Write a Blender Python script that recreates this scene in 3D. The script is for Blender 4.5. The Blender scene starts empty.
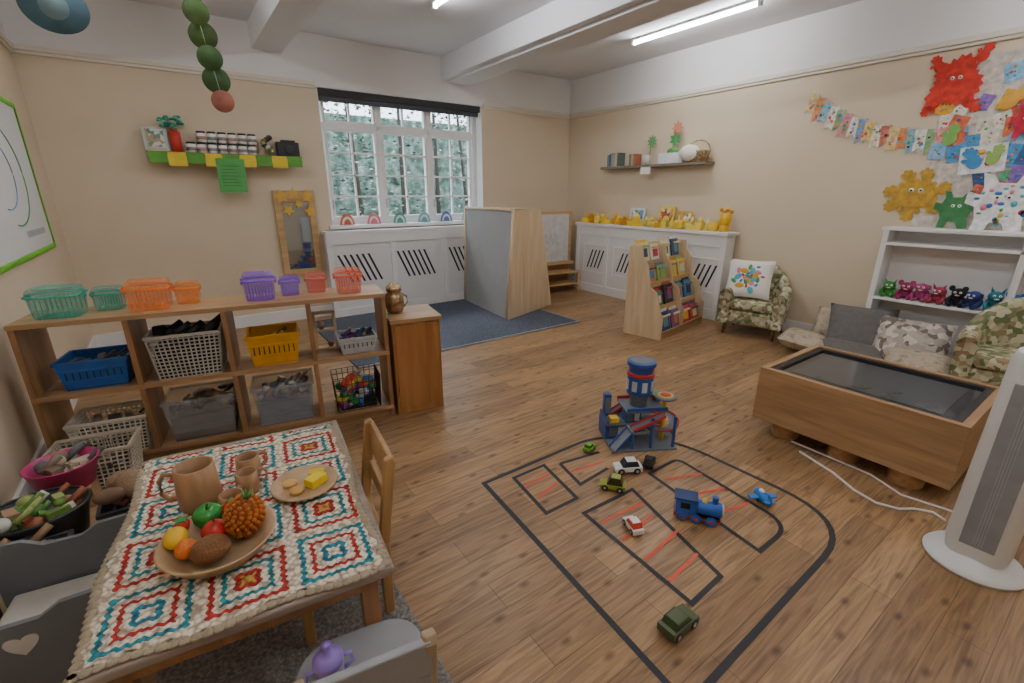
import bpy, math, random
from mathutils import Vector, Matrix
random.seed(7)
PI=math.pi
def lin(c): return tuple(((x/12.92) if x<=.04045 else ((x+.055)/1.055)**2.4) for x in c)
def hx(h):
    h=h.lstrip('#'); return lin([int(h[i:i+2],16)/255 for i in (0,2,4)])
MC={}
def base(name):
    m=bpy.data.materials.new(name); m.use_nodes=True
    nt=m.node_tree; b=nt.nodes["Principled BSDF"]; return m,nt,b
def N(nt,t,**k):
    n=nt.nodes.new(t)
    for a,v in k.items(): setattr(n,a,v)
    return n
def M(col,rough=.55,var=.10,scale=14,bump=0,metal=0,alpha=1,trans=0,emis=0,coat=0,name=None):
    key=(col,rough,var,scale,bump,metal,alpha,trans,emis)
    if key in MC: return MC[key]
    m,nt,b=base(name or "mat_"+col.strip('#')); c=hx(col)
    tc=N(nt,"ShaderNodeTexCoord"); no=N(nt,"ShaderNodeTexNoise"); no.inputs["Scale"].default_value=scale; no.inputs["Detail"].default_value=4
    nt.links.new(tc.outputs["Object"],no.inputs["Vector"])
    cr=N(nt,"ShaderNodeValToRGB"); cr.color_ramp.elements[0].position=.3; cr.color_ramp.elements[1].position=.7
    cr.color_ramp.elements[0].color=(*[x*(1-var) for x in c],1); cr.color_ramp.elements[1].color=(*[min(1,x*(1+var)) for x in c],1)
    nt.links.new(no.outputs[0],cr.inputs[0]); nt.links.new(cr.outputs[0],b.inputs["Base Color"])
    b.inputs["Roughness"].default_value=rough; b.inputs["Metallic"].default_value=metal
    if bump:
        bp=N(nt,"ShaderNodeBump"); bp.inputs["Strength"].default_value=bump; bp.inputs["Distance"].default_value=.01
        n2=N(nt,"ShaderNodeTexNoise"); n2.inputs["Scale"].default_value=scale*8; nt.links.new(tc.outputs["Object"],n2.inputs["Vector"])
        nt.links.new(n2.outputs[0],bp.inputs["Height"]); nt.links.new(bp.outputs[0],b.inputs["Normal"])
    if alpha<1: b.inputs["Alpha"].default_value=alpha
    if trans: b.inputs["Transmission Weight"].default_value=trans
    if emis:
        b.inputs["Emission Color"].default_value=(*c,1); b.inputs["Emission Strength"].default_value=emis
    MC[key]=m; return m
def wood(c1,c2,sc=(1.5,18,18),rough=.45,name="wood"):
    key=(c1,c2,sc,rough)
    if key in MC: return MC[key]
    m,nt,b=base(name); tc=N(nt,"ShaderNodeTexCoord"); mp=N(nt,"ShaderNodeMapping"); mp.inputs["Scale"].default_value=sc
    no=N(nt,"ShaderNodeTexNoise"); no.inputs["Scale"].default_value=1.5; no.inputs["Detail"].default_value=6; no.inputs["Distortion"].default_value=.6
    cr=N(nt,"ShaderNodeValToRGB"); e=cr.color_ramp.elements; e[0].position=.32; e[1].position=.68; e[0].color=(*hx(c1),1); e[1].color=(*hx(c2),1)
    nt.links.new(tc.outputs["Object"],mp.inputs[0]); nt.links.new(mp.outputs[0],no.inputs["Vector"]); nt.links.new(no.outputs[0],cr.inputs[0]); nt.links.new(cr.outputs[0],b.inputs["Base Color"])
    b.inputs["Roughness"].default_value=rough
    bp=N(nt,"ShaderNodeBump"); bp.inputs["Strength"].default_value=.08; nt.links.new(no.outputs[0],bp.inputs["Height"]); nt.links.new(bp.outputs[0],b.inputs["Normal"])
    MC[key]=m; return m
def patt(name,cols,scale=12,kind="VORONOI",rough=.85,bump=.2):
    m,nt,b=base(name); tc=N(nt,"ShaderNodeTexCoord")
    if kind=="VORONOI":
        t=N(nt,"ShaderNodeTexVoronoi"); t.inputs["Scale"].default_value=scale; o=t.outputs["Color"]
        sp=N(nt,"ShaderNodeSeparateColor"); nt.links.new(o,sp.inputs[0]); src=sp.outputs[0]
    else:
        t=N(nt,"ShaderNodeTexNoise"); t.inputs["Scale"].default_value=scale; t.inputs["Detail"].default_value=5; src=t.outputs[0]
    nt.links.new(tc.outputs["Object"],t.inputs["Vector"])
    cr=N(nt,"ShaderNodeValToRGB"); cr.color_ramp.interpolation='CONSTANT' if kind=="VORONOI" else 'LINEAR'; n=len(cols); el=cr.color_ramp.elements
    while len(el)<n: el.new(.5)
    for i,c in enumerate(cols):
        el[i].position=(i/n) if kind=="VORONOI" else .3+.4*i/(n-1)
        el[i].color=(*hx(c),1)
    nt.links.new(src,cr.inputs[0]); nt.links.new(cr.outputs[0],b.inputs["Base Color"]); b.inputs["Roughness"].default_value=rough
    if bump:
        bp=N(nt,"ShaderNodeBump"); bp.inputs["Strength"].default_value=bump; n2=N(nt,"ShaderNodeTexNoise"); n2.inputs["Scale"].default_value=150
        nt.links.new(tc.outputs["Object"],n2.inputs["Vector"]); nt.links.new(n2.outputs[0],bp.inputs["Height"]); nt.links.new(bp.outputs[0],b.inputs["Normal"])
    return m

class B:
    def __init__(s): s.v=[];s.f=[];s.mi=[];s.sm=[];s.mats=[];s.T=Matrix()
    def mi_(s,m):
        if m not in s.mats: s.mats.append(m)
        return s.mats.index(m)
    def add(s,vs,fs,m,sm=False,T=None):
        T=s.T@(T or Matrix()); o=len(s.v); s.v+=[tuple(T@Vector(v)) for v in vs]
        i=s.mi_(m)
        for f in fs: s.f.append(tuple(o+k for k in f)); s.mi.append(i); s.sm.append(sm)
    def box(s,c,d,m,T=None,rz=0,rx=0,ry=0):
        x,y,z=[a/2 for a in d]
        vs=[(-x,-y,-z),(x,-y,-z),(x,y,-z),(-x,y,-z),(-x,-y,z),(x,-y,z),(x,y,z),(-x,y,z)]
        fs=[(0,3,2,1),(4,5,6,7),(0,1,5,4),(1,2,6,5),(2,3,7,6),(3,0,4,7)]
        L=Matrix.Translation(c)@Matrix.Rotation(rz,4,'Z')@Matrix.Rotation(ry,4,'Y')@Matrix.Rotation(rx,4,'X')
        s.add(vs,fs,m,False,(T or Matrix())@L)
    def bb(s,a,b,m,T=None):
        s.box([(a[i]+b[i])/2 for i in range(3)],[abs(b[i]-a[i]) for i in range(3)],m,T)
    def lathe(s,prof,m,c=(0,0,0),seg=24,T=None,sx=1,sy=1,close=True,fn=None):
        vs=[];fs=[]
        for r,z in prof:
            for k in range(seg):
                a=2*PI*k/seg; q=r*(fn(a) if fn else 1)
                vs.append((q*math.cos(a)*sx,q*math.sin(a)*sy,z))
        n=len(prof)
        for i in range(n-1):
            for k in range(seg):
                k2=(k+1)%seg; fs.append((i*seg+k,i*seg+k2,(i+1)*seg+k2,(i+1)*seg+k))
        if close:
            if prof[0][0]>1e-5: fs.append(tuple(reversed(range(seg))))
            if prof[-1][0]>1e-5: fs.append(tuple(range((n-1)*seg,n*seg)))
        s.add(vs,fs,m,True,(T or Matrix())@Matrix.Translation(c))
    def cyl(s,p0,p1,r,m,r1=None,seg=16,T=None):
        p0=Vector(p0);p1=Vector(p1);d=p1-p0;L=d.length
        q=d.to_track_quat('Z','Y').to_matrix().to_4x4()
        s.lathe([(r,0),(r if r1 is None else r1,L)],m,seg=seg,T=(T or Matrix())@Matrix.Translation(p0)@q)
    def tube(s,pts,r,m,seg=8):
        P=[Vector(p) for p in pts]; vs=[];fs=[];n=len(P)
        for i,p in enumerate(P):
            d=(P[min(i+1,n-1)]-P[max(i-1,0)]).normalized()
            q=d.to_track_quat('Z','Y')
            for k in range(seg):
                a=2*PI*k/seg; vs.append(tuple(p+q@Vector((r*math.cos(a),r*math.sin(a),0))))
        for i in range(n-1):
            for k in range(seg):
                k2=(k+1)%seg; fs.append((i*seg+k,i*seg+k2,(i+1)*seg+k2,(i+1)*seg+k))
        fs.append(tuple(reversed(range(seg)))); fs.append(tuple(range((n-1)*seg,n*seg)))
        s.add(vs,fs,m,True)
    def sph(s,c,r,m,seg=20,T=None,rot=None):
        if not hasattr(r,'__len__'): r=(r,r,r)
        n=12; prof=[(math.sin(PI*i/n),-math.cos(PI*i/n)) for i in range(n+1)]
        prof[0]=(0.0001,-1);prof[-1]=(.0001,1)
        L=Matrix.Translation(c)@(rot or Matrix())@Matrix.Diagonal((*r,1))
        s.lathe(prof,m,seg=seg,T=(T or Matrix())@L)
    def prism(s,poly,t,m,T=None):
        n=len(poly); vs=[(x,y,0) for x,y in poly]+[(x,y,t) for x,y in poly]
        fs=[tuple(reversed(range(n))),tuple(range(n,2*n))]+[(i,(i+1)%n,n+(i+1)%n,n+i) for i in range(n)]
        s.add(vs,fs,m,False,T)
    def done(s,name,loc=(0,0,0),rz=0,bevel=0,sub=0,rx=0,ry=0,wire=0,parent=None):
        me=bpy.data.meshes.new(name); me.from_pydata(s.v,[],s.f)
        for m in s.mats: me.materials.append(m)
        me.polygons.foreach_set("material_index",s.mi); me.polygons.foreach_set("use_smooth",s.sm); me.update()
        o=bpy.data.objects.new(name,me); bpy.context.collection.objects.link(o); o.location=loc; o.rotation_euler=(rx,ry,rz)
        if wire:
            w=o.modifiers.new("w",'WIREFRAME'); w.thickness=wire; w.use_even_offset=False
        if bevel:
            b=o.modifiers.new("b",'BEVEL'); b.width=bevel; b.segments=2; b.limit_method='ANGLE'; b.angle_limit=math.radians(50)
        if sub:
            d=o.modifiers.new("s",'SUBSURF'); d.levels=sub; d.render_levels=sub
        if parent: o.parent=parent
        return o
def empty(name,loc=(0,0,0),rz=0):
    e=bpy.data.objects.new(name,None); bpy.context.collection.objects.link(e); e.location=loc; e.rotation_euler=(0,0,rz); return e
def BW(y): return Matrix(((1,0,0,0),(0,0,-1,y),(0,1,0,0),(0,0,0,1)))
def RW(x): return Matrix(((0,0,-1,x),(-1,0,0,0),(0,1,0,0),(0,0,0,1)))
def LW(x): return Matrix(((0,0,1,x),(1,0,0,0),(0,1,0,0),(0,0,0,1)))

# ---------- materials
cream=M("#dac9ae",.85,.02,3,.05,name="wall_cream"); whitep=M("#e8e6e4",.8,.015,3,name="white_paint"); ceilm=M("#e5e5e8",.9,.01,2,name="ceiling_white")
gloss=M("#efeeec",.4,.02,6,name="gloss_white"); black=M("#17181a",.4); dark=M("#2a2a2c",.6)
oak=wood("#9a7853","#ba956b",(1.2,16,16),name="shelf_wood"); oakv=wood("#94602f","#ae7a45",(16,16,1.2),name="cabinet_wood")
birch=wood("#c6ac86","#dac4a0",(14,14,1.2),name="birch_ply"); birchx=wood("#b8925f","#ccaa7c",(1.2,14,14),name="birch_h")
greyw=wood("#85766a","#9c8c7e",(1.5,18,18),name="table_grey_wood")
def floormat():
    m,nt,b=base("floor_planks"); L=nt.links.new
    tc=N(nt,"ShaderNodeTexCoord"); br=N(nt,"ShaderNodeTexBrick"); br.offset=.37; br.inputs["Scale"].default_value=1
    br.inputs["Brick Width"].default_value=1.15; br.inputs["Row Height"].default_value=.13; br.inputs["Mortar Size"].default_value=.0013; br.inputs["Mortar Smooth"].default_value=.3
    br.inputs["Color1"].default_value=(*hx("#8d6e4c"),1); br.inputs["Color2"].default_value=(*hx("#ad8b63"),1); br.inputs["Mortar"].default_value=(*hx("#604630"),1)
    L(tc.outputs["Object"],br.inputs["Vector"])
    mp=N(nt,"ShaderNodeMapping"); mp.inputs["Scale"].default_value=(1.8,24,1); L(tc.outputs["Object"],mp.inputs[0])
    no=N(nt,"ShaderNodeTexNoise"); no.inputs["Scale"].default_value=1.6; no.inputs["Detail"].default_value=8; no.inputs["Distortion"].default_value=1.6; L(mp.outputs[0],no.inputs["Vector"])
    cr=N(nt,"ShaderNodeValToRGB"); e=cr.color_ramp.elements; e[0].position=.32;e[1].position=.62; e[0].color=(.52,.46,.41,1); e[1].color=(1.12,1.1,1.06,1); L(no.outputs[0],cr.inputs[0])
    mx=N(nt,"ShaderNodeMix",data_type='RGBA',blend_type='MULTIPLY'); mx.inputs[0].default_value=.9; L(br.outputs[0],mx.inputs[6]); L(cr.outputs[0],mx.inputs[7])
    mp2=N(nt,"ShaderNodeMapping"); mp2.inputs["Scale"].default_value=(3.6,7.5,1); L(tc.outputs["Object"],mp2.inputs[0])
    vo=N(nt,"ShaderNodeTexVoronoi",voronoi_dimensions='2D'); vo.inputs["Scale"].default_value=1; L(mp2.outputs[0],vo.inputs["Vector"])
    c2=N(nt,"ShaderNodeValToRGB"); e=c2.color_ramp.elements; e[0].position=.03;e[1].position=.12; e[0].color=(.36,.27,.22,1); e[1].color=(1,1,1,1); L(vo.outputs["Distance"],c2.inputs[0])
    m2=N(nt,"ShaderNodeMix",data_type='RGBA',blend_type='MULTIPLY'); m2.inputs[0].default_value=.8; L(mx.outputs[2],m2.inputs[6]); L(c2.outputs[0],m2.inputs[7])
    L(m2.outputs[2],b.inputs["Base Color"]); b.inputs["Roughness"].default_value=.40
    bp=N(nt,"ShaderNodeBump"); bp.inputs["Strength"].default_value=.12; bp.inputs["Distance"].default_value=.005; L(no.outputs[0],bp.inputs["Height"]); L(bp.outputs[0],b.inputs["Normal"])
    return m
XL,XR,YB,YF,ZC=-.78,5.1,5.64,-1.6,2.95
# ---------- shell
b=B(); b.bb((XL,YF,-.06),(XR,YB,0),floormat()); b.done("floor")
b=B(); b.bb((XL-.1,YF-.1,ZC),(XR+.1,YB+.4,ZC+.06),ceilm); b.done("ceiling")
b=B(); b.bb((.93,YF,2.73),(1.2,YB,ZC),ceilm); b.done("beam")
b=B(); b.bb((2.98,YF,2.71),(3.44,YB,ZC),ceilm); b.bb((3.06,YF,2.68),(3.36,YB,2.71),ceilm); b.done("beam",bevel=.004)
WX0,WX1,WZ0,WZ1=1.5,3.55,1.02,2.47
b=B(); T=.35
b.bb((XL,YB,0),(WX0,YB+T,2.47),cream); b.bb((WX1,YB,0),(XR,YB+T,2.47),cream); b.bb((WX0,YB,0),(WX1,YB+T,WZ0),cream)
b.bb((XL,YB,2.47),(XR,YB+T,ZC),whitep)
b.bb((WX0-.001,YB+.002,WZ0),(WX0+.006,YB+T,WZ1),gloss); b.bb((WX1-.006,YB+.002,WZ0),(WX1+.001,YB+T,WZ1),gloss); b.bb((WX0,YB+.002,WZ1-.006),(WX1,YB+T,WZ1+.001),gloss)
b.done("wall_back")
b=B(); b.bb((XR,YF,0),(XR+.1,YB+T,2.47),cream); b.bb((XR,YF,2.47),(XR+.1,YB+T,ZC),whitep); b.done("wall_right")
b=B(); b.bb((XL-.1,YF,0),(XL,YB+T,2.47),cream); b.bb((XL-.1,YF,2.47),(XL,YB+T,ZC),whitep); b.done("wall_left")
b=B(); b.bb((XL,YF-.1,0),(XR,YF,2.47),cream); b.bb((XL,YF-.1,2.47),(XR,YF,ZC),whitep); b.done("wall_front")
railm=M("#e0d8c8",.6,.02)
b=B(); b.bb((XL,YB-.03,2.465),(WX0-.02,YB,2.505),railm); b.bb((XL,YB-.018,2.44),(WX0-.02,YB,2.465),railm); b.bb((WX1+.02,YB-.03,2.465),(XR,YB,2.505),railm); b.bb((WX1+.02,YB-.018,2.44),(XR,YB,2.465),railm); b.done("trim_1",bevel=.004)
b=B(); b.bb((XR-.03,YF,2.465),(XR,YB,2.505),railm); b.bb((XR-.018,YF,2.44),(XR,YB,2.465),railm); b.done("trim_2",bevel=.004)
b=B(); b.bb((XL,YF,2.465),(XL+.03,YB,2.505),railm); b.bb((XL,YF,2.44),(XL+.018,YB,2.465),railm); b.done("trim_3",bevel=.004)
b=B(); b.bb((XL,YB-.02,0),(XR,YB,.13),gloss); b.done("baseboard_back",bevel=.004)
b=B(); b.bb((XR-.02,YF,0),(XR,YB,.13),gloss); b.done("baseboard_right",bevel=.004)
b=B(); b.bb((XL,YF,0),(XL+.02,YB,.13),gloss); b.done("baseboard_left",bevel=.004)
# window
b=B(); y0,y1=YB+.17,YB+.23
def fr(x0,x1,z0,z1,w,ya,yb):
    b.bb((x0,ya,z0),(x0+w,yb,z1),gloss); b.bb((x1-w,ya,z0),(x1,yb,z1),gloss); b.bb((x0+w,ya,z0),(x1-w,yb,z0+w),gloss); b.bb((x0+w,ya,z1-w),(x1-w,yb,z1),gloss)
fr(WX0,WX1,WZ0+.02,WZ1,.05,y0-.02,y1+.02)
bw=(WX1-WX0-.1)/3; tz=2.12
for i in range(3):
    x0=WX0+.05+i*bw; x1=x0+bw
    if i: b.bb((x0-.022,y0-.01,WZ0+.05),(x0+.022,y1+.01,WZ1-.04),gloss)
    b.bb((x0,y0-.01,tz-.025),(x1,y1+.01,tz+.025),gloss)
    fr(x0+.02,x1-.02,WZ0+.07,tz-.02,.035,y0,y1); fr(x0+.02,x1-.02,tz+.02,WZ1-.05,.03,y0,y1)
    xm=(x0+x1)/2; b.bb((xm-.01,y0+.01,WZ0+.08),(xm+.01,y1-.01,WZ1-.06),gloss)
    for k in range(1,4):
        z=WZ0+.09+k*(tz-.04-WZ0-.09)/4; b.bb((x0+.03,y0+.01,z-.01),(x1-.03,y1-.01,z+.01),gloss)
    b.bb((x0+.03,y0+.02,WZ0+.2),(x0+.045,y0-.01,WZ0+.3),M("#c9c9c9",.3,metal=.8))
b.done("window_1",bevel=.003)
b=B(); b.bb((WX0-.04,YB-.06,WZ0-.02),(WX1+.04,YB+.16,WZ0+.019),gloss); b.done("window_sill",bevel=.003)
b=B(); b.bb((WX0+.01,YB+.03,WZ1-.075),(WX1-.01,YB+.10,WZ1-.008),dark); b.bb((WX0+.02,YB+.06,WZ1-.13),(WX1-.02,YB+.066,WZ1-.07),M("#4a4d52",.7)); b.done("window_blind")
# outside foliage
b=B(); g=[M(c,.6,.3,6,name="leaf") for c in ("#3f5042","#586c5a","#74867a","#303e34","#9aa8a2","#4c6258")]
for i in range(17000):
    x=random.uniform(-1,9.5); z=random.uniform(-.5,4.6); y=random.uniform(7.4,10)+.6*math.sin(x*1.7+z*1.3)
    if math.sin(x*2.3+1)*math.cos(z*2.9+x)>.5 and z>1.2: continue
    s=random.uniform(.02,.06)
    T=Matrix.Translation((x,y,z))@Matrix.Rotation(random.uniform(0,6),4,'Z')@Matrix.Rotation(random.uniform(0,3),4,'X')
    b.add([(-s,0,0),(0,-s*.5,0),(s,0,0),(0,s*.5,.02)],[(0,1,2,3)],g[random.randrange(6)],False,T)
for k in range(14):
    x=-1+k*.8; b.cyl((x,9,-.5),(x+random.uniform(-.5,.5),9.2,4.5),random.uniform(.03,.08),M("#3f3830",.9),.02,seg=8)
b.done("garden_tree")
b=B(); b.bb((-8,YB+.4,-.6),(14,14,-.5),M("#4b5c3c",.9,.3,2)); b.done("garden_ground")
b=B(); b.bb((-4,11,-.5),(12,11.2,3.0),patt("hedge",["#2c3b32","#4a5f52","#708276","#9aaaa4"],5,"NOISE")); b.done("garden_hedge")

# ---------- ceiling lights and added fill tubes
tube=M("#f8faff",.5,0,emis=84,name="tube_glow")
def lightfix(x,ya,yb):
    b=B(); b.bb((x-.02,ya-.03,ZC-.025),(x+.02,yb+.03,ZC),gloss); b.cyl((x,ya,ZC-.045),(x,yb,ZC-.045),.014,tube,seg=10)
    b.bb((x-.02,ya-.03,ZC-.062),(x+.02,ya,ZC-.025),gloss); b.bb((x-.02,yb,ZC-.062),(x+.02,yb+.03,ZC-.025),gloss); b.done("ceiling_or_fill_tube")
for a in ((4.33,2.5,3.82),(2.15,2.75,4.12),(4.33,-.6,.8),(2.15,-.6,.8),(.1,-.6,.8),(.1,2.75,4.12)):  # all but the first pair are added out of view to brighten the room
    lightfix(*a)

# ---------- carpets
cp=patt("carpet_blue_grey",["#353a46","#4a505c","#5d6470"],60,"NOISE",.95,.6)
b=B(); b.bb((1.05,3.68,0),(3.55,5.42,.012),cp); b.bb((1.05,3.66,0),(3.57,3.68,.014),M("#8d9094",.5)); b.bb((3.55,3.68,0),(3.57,5.4,.014),M("#8d9094",.5)); b.done("carpet")
b=B(); b.bb((-.28,.55,0),(.44,1.62,.014),patt("shaggy_grey",["#57524c","#75706a","#94908a"],90,"NOISE",.98,1)); b.done("area_rug",bevel=.005)

# ---------- cube shelf
SL=(-.705,3.0); SR=math.radians(-10.4)
b=B(); W,D,Hh=1.71,.31,.82; t=.024
b.bb((0,-.01,Hh-t),(W,D,Hh),oak); b.bb((0,0,.05),(W,D,.05+t),oak); b.bb((0,.0,.425),(W,D,.425+t),oak)
for i in range(5): 
    x=i*(W-t)/4; b.bb((x,0.002,0 if i in(0,4) else .07),(x+t,D-.002,Hh-t),wood("#8a6440","#a67e54",(16,16,1.2)))
b.bb((t,.03,0),(W-t,.05,.05),oak)
b.done("cube_shelf_unit",(*SL,0),SR,.0015)
def SP(x,y): 
    c,s=math.cos(SR),math.sin(SR); return (SL[0]+c*x-s*y, SL[1]+s*x+c*y)
def openbox(b,w,d,h,m,tp=.85,nx=1,nz=1,cap=True):
    def P(x,y,z):
        k=tp+(1-tp)*z/h; return (x*k,y*k,z)
    cs=[(-w/2,-d/2),(w/2,-d/2),(w/2,d/2),(-w/2,d/2)]
    for i in range(4):
        a=cs[i]; c=cs[(i+1)%4]; n=nx if i%2==0 else max(1,int(nx*d/w))
        vs=[];fs=[]
        for k in range(nz+1):
            for j in range(n+1): vs.append(P(a[0]+(c[0]-a[0])*j/n,a[1]+(c[1]-a[1])*j/n,h*k/nz))
        for k in range(nz):
            for j in range(n):
                q=k*(n+1)+j; fs.append((q,q+1,q+n+2,q+n+1))
        b.add(vs,fs,m)
def rim(b,w,d,h,m,r=.007,out=.004):
    for y in(-d/2,d/2): b.bb((-w/2-out,y-r,h-r*1.6),(w/2+out,y+r,h+r*.6),m)
    for x in(-w/2,w/2): b.bb((x-r,-d/2-out,h-r*1.6),(x+r,d/2+out,h+r*.6),m)
def clutter(b,w,d,z0,h,n,cols,s=.03):
    for i in range(n):
        m=M(random.choice(cols),.5); c=(random.uniform(-w/2,w/2)*.8,random.uniform(-d/2,d/2)*.8,z0+random.uniform(.2,1)*h); q=s*random.uniform(.6,1.3)
        r=random.random()
        if r<.4: b.box(c,(q*1.6,q,q*.8),m,rz=random.uniform(0,3),rx=random.uniform(-.5,.5))
        elif r<.75: b.sph(c,(q*.7,q*.7,q*.6),m,10)
        else: b.cyl(c,(c[0]+q*1.5,c[1]+q,c[2]+q),q*.35,m,seg=8)
def basket(name,x,y,z,w,d,h,col,lat=0,cl=None,rz=SR,tp=.85,alpha=1,fill=.75,n=22,s=.03,world=False):
    px,py=(x,y) if world else SP(x,y)
    e=empty(name,(px,py,z),rz); m=M(col,.45,alpha=alpha)
    if lat:
        b=B(); openbox(b,w,d,h,m,tp,lat,max(3,int(lat*h/w*1.2))); b.done("lattice",wire=.011,parent=e)
        b=B(); 
    else:
        b=B(); openbox(b,w,d,h,m,tp); openbox(b,w-.006,d-.006,h,m,tp)
        for k in(.35,.7): 
            q=tp+(1-tp)*k
            b.bb((-w/2*q-.003,-d/2*q-.004,h*k-.004),(w/2*q+.003,-d/2*q,h*k+.004),m)
        nn=int(w/.03)
        if alpha==1:
            for i in range(nn):
                xx=-w/2*.85+w*.85*(i+.5)/nn; b.box((xx,-d/2*(tp+(1-tp)*.52)-.002,h*.52),(.006,.004,h*.26),dark)
    rim(b,w,d,h,m); b.bb((-w/2*tp,-d/2*tp,0),(w/2*tp,d/2*tp,.006),m)
    b.done("shell",parent=e,bevel=.0015)
    if cl:
        b=B(); b.bb((-w/2*.86,-d/2*.86,.006),(w/2*.86,d/2*.86,h*fill*.8),M(cl[0],.7)); clutter(b,w,d,h*fill*.75,h*.4,n,cl,s); b.done("contents",parent=e)
    return e
zt=.449; zb=.075
basket("blue_storage_basket",.25,.15,zt,.29,.24,.15,"#1f5fae",cl=["#2a2f38","#50555c","#8d8f92","#3b4b66"],fill=.65)
basket("lattice_basket",.655,.14,zt,.33,.25,.24,"#b9b4aa",14,["#18181a","#2b2c30","#3d3f44"],fill=.9,s=.045)
basket("yellow_storage_crate",1.07,.14,zt,.27,.24,.18,"#dca012",cl=["#b58a2a","#6d5a30","#3b3530"],fill=.55)
basket("toy_tray",1.53,.13,zt,.22,.2,.10,"#b8bcc0",cl=["#2c4a78","#7a4b8c","#c7b35a","#333333"],n=26)
basket("lattice_basket",.25,.13,zb,.33,.24,.2,"#d8d0c0",14,["#5a4c40","#7b6a58"],fill=.6)
basket("lattice_basket",.22,-.12,0,.33,.2,.22,"#cfc6b2",13,["#4e4a44","#6d6458"],fill=.5)
basket("clear_storage_tub",.66,.14,zb,.34,.25,.24,"#b9bcc0",cl=["#54483c","#a9a39a","#40382f","#8b6d4a"],alpha=.28,n=40)
basket("clear_storage_tub",1.08,.14,zb,.33,.25,.24,"#b4bbc4",cl=["#7a7f8c","#5f6f8c","#b9b9c4","#d8d3c8","#a86a4a"],alpha=.28,n=40)
e=empty("wire_basket",(*SP(1.50,.13),zb),SR)
b=B(); openbox(b,.28,.22,.22,M("#16161a",.4),.92,8,6); b.done("wires",wire=.006,parent=e)
b=B(); clutter(b,.25,.19,.0,.17,50,["#d9553a","#3a8f4d","#e8d44a","#3d74c4","#d6d6d6","#8a3f8f"],.04); b.bb((-.11,-.08,0),(.11,.08,.05),dark); b.done("contents",parent=e)
b=B(); 
for x in(-.06,.06): b.bb((x-.008,-.02,0),(x+.008,.02,.24),birch)
b.bb((-.068,-.02,.23),(.068,.02,.245),birch); b.bb((-.068,-.02,.12),(.068,.02,.132),birch); b.bb((-.068,-.02,0),(.068,.02,.012),birch)
b.sph((-.02,0,.165),.02,M("#d9a87a")); b.sph((.025,0,.03),.018,M("#b04a3a")); b.cyl((-.02,0,.132),(-.02,0,.155),.014,M("#4a6a9a"))
b.done("wooden_dolls_shelf",(*SP(1.36,.22),zt),SR)
# translucent glossy plastic tubs
def jellytub(name,x,y,w,d,h,col,z=.82):
    m=M(col,.06,.06,6,alpha=.36); m2=M(col,.08,.06,6,alpha=.62); b=B()
    p4=lambda a:1/(abs(math.cos(a))**5+abs(math.sin(a))**5)**.2
    b.lathe([(.41,0),(.435,.008),(.455,h*.35),(.475,h*.72)],m,seg=60,sx=w,sy=d,fn=p4,close=False)
    b.lathe([(.41,.001),(.0005,.0015)],m2,seg=60,sx=w,sy=d,fn=p4,close=False)
    b.lathe([(.475,h*.70),(.51,h*.71),(.515,h*.77),(.48,h*.79)],m2,seg=60,sx=w,sy=d,close=False,fn=p4)
    b.lathe([(.48,h*.79),(.465,h*.90),(.44,h*.98),(.41,h)],m,seg=60,sx=w,sy=d,fn=p4,close=False)
    b.lathe([(.41,h),(.36,h),(.34,h*.96),(.0005,h*.955)],m,seg=60,sx=w,sy=d,fn=p4,close=False)
    for k in range(9):
        xx=(-.36+.09*k)*w; b.bb((xx-.0016,-d*.462,h*.12),(xx+.0016,-d*.450,h*.66),m2); b.bb((xx-.0016,d*.450,h*.12),(xx+.0016,d*.462,h*.66),m2)
    for s in(-1,1): b.bb((s*w*.50-.004,-.018,h*.6),(s*w*.50+.004,.018,h*.8),m2)
    b.done(name,(*SP(x,y),z),SR)
jellytub("teal_plastic_tub",.165,.13,.21,.18,.145,"#14b4a2"); jellytub("teal_plastic_tub",.34,.21,.13,.12,.115,"#14b4a2")
jellytub("orange_plastic_tub",.53,.13,.20,.17,.15,"#ff8400"); jellytub("orange_plastic_tub",.685,.21,.12,.12,.115,"#ff9410")
jellytub("purple_plastic_tub",1.04,.14,.17,.15,.15,"#8238e4"); jellytub("purple_plastic_tub",1.195,.2,.11,.11,.11,"#8e50ec")
jellytub("pink_plastic_tub",1.34,.22,.12,.11,.115,"#f07468"); jellytub("coral_plastic_tub",1.52,.13,.16,.15,.145,"#f46a3c")
# cabinet
b=B(); b.bb((0,0,0),(.31,.34,.62),oakv); b.bb((-.01,-.012,.62),(.325,.35,.645),oak)
b.bb((.015,-.012,.05),(.295,0,.605),oakv); b.done("wooden_cabinet",(1.0,2.685,0),math.radians(-10),.002)
b=B(); gm=M("#b39a78",.22,.3,30,metal=.85)
b.lathe([(.03,0),(.05,.01),(.062,.05),(.06,.12),(.04,.14),(.05,.15),(.05,.17),(.02,.2),(.001,.205)],gm,seg=28,fn=lambda a:1+.04*math.cos(8*a))
b.tube([(.055,0,.12),(.085,0,.10),(.09,0,.06),(.06,0,.03)],.006,gm); b.done("metal_teapot",(1.10,2.86,.645))

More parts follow.
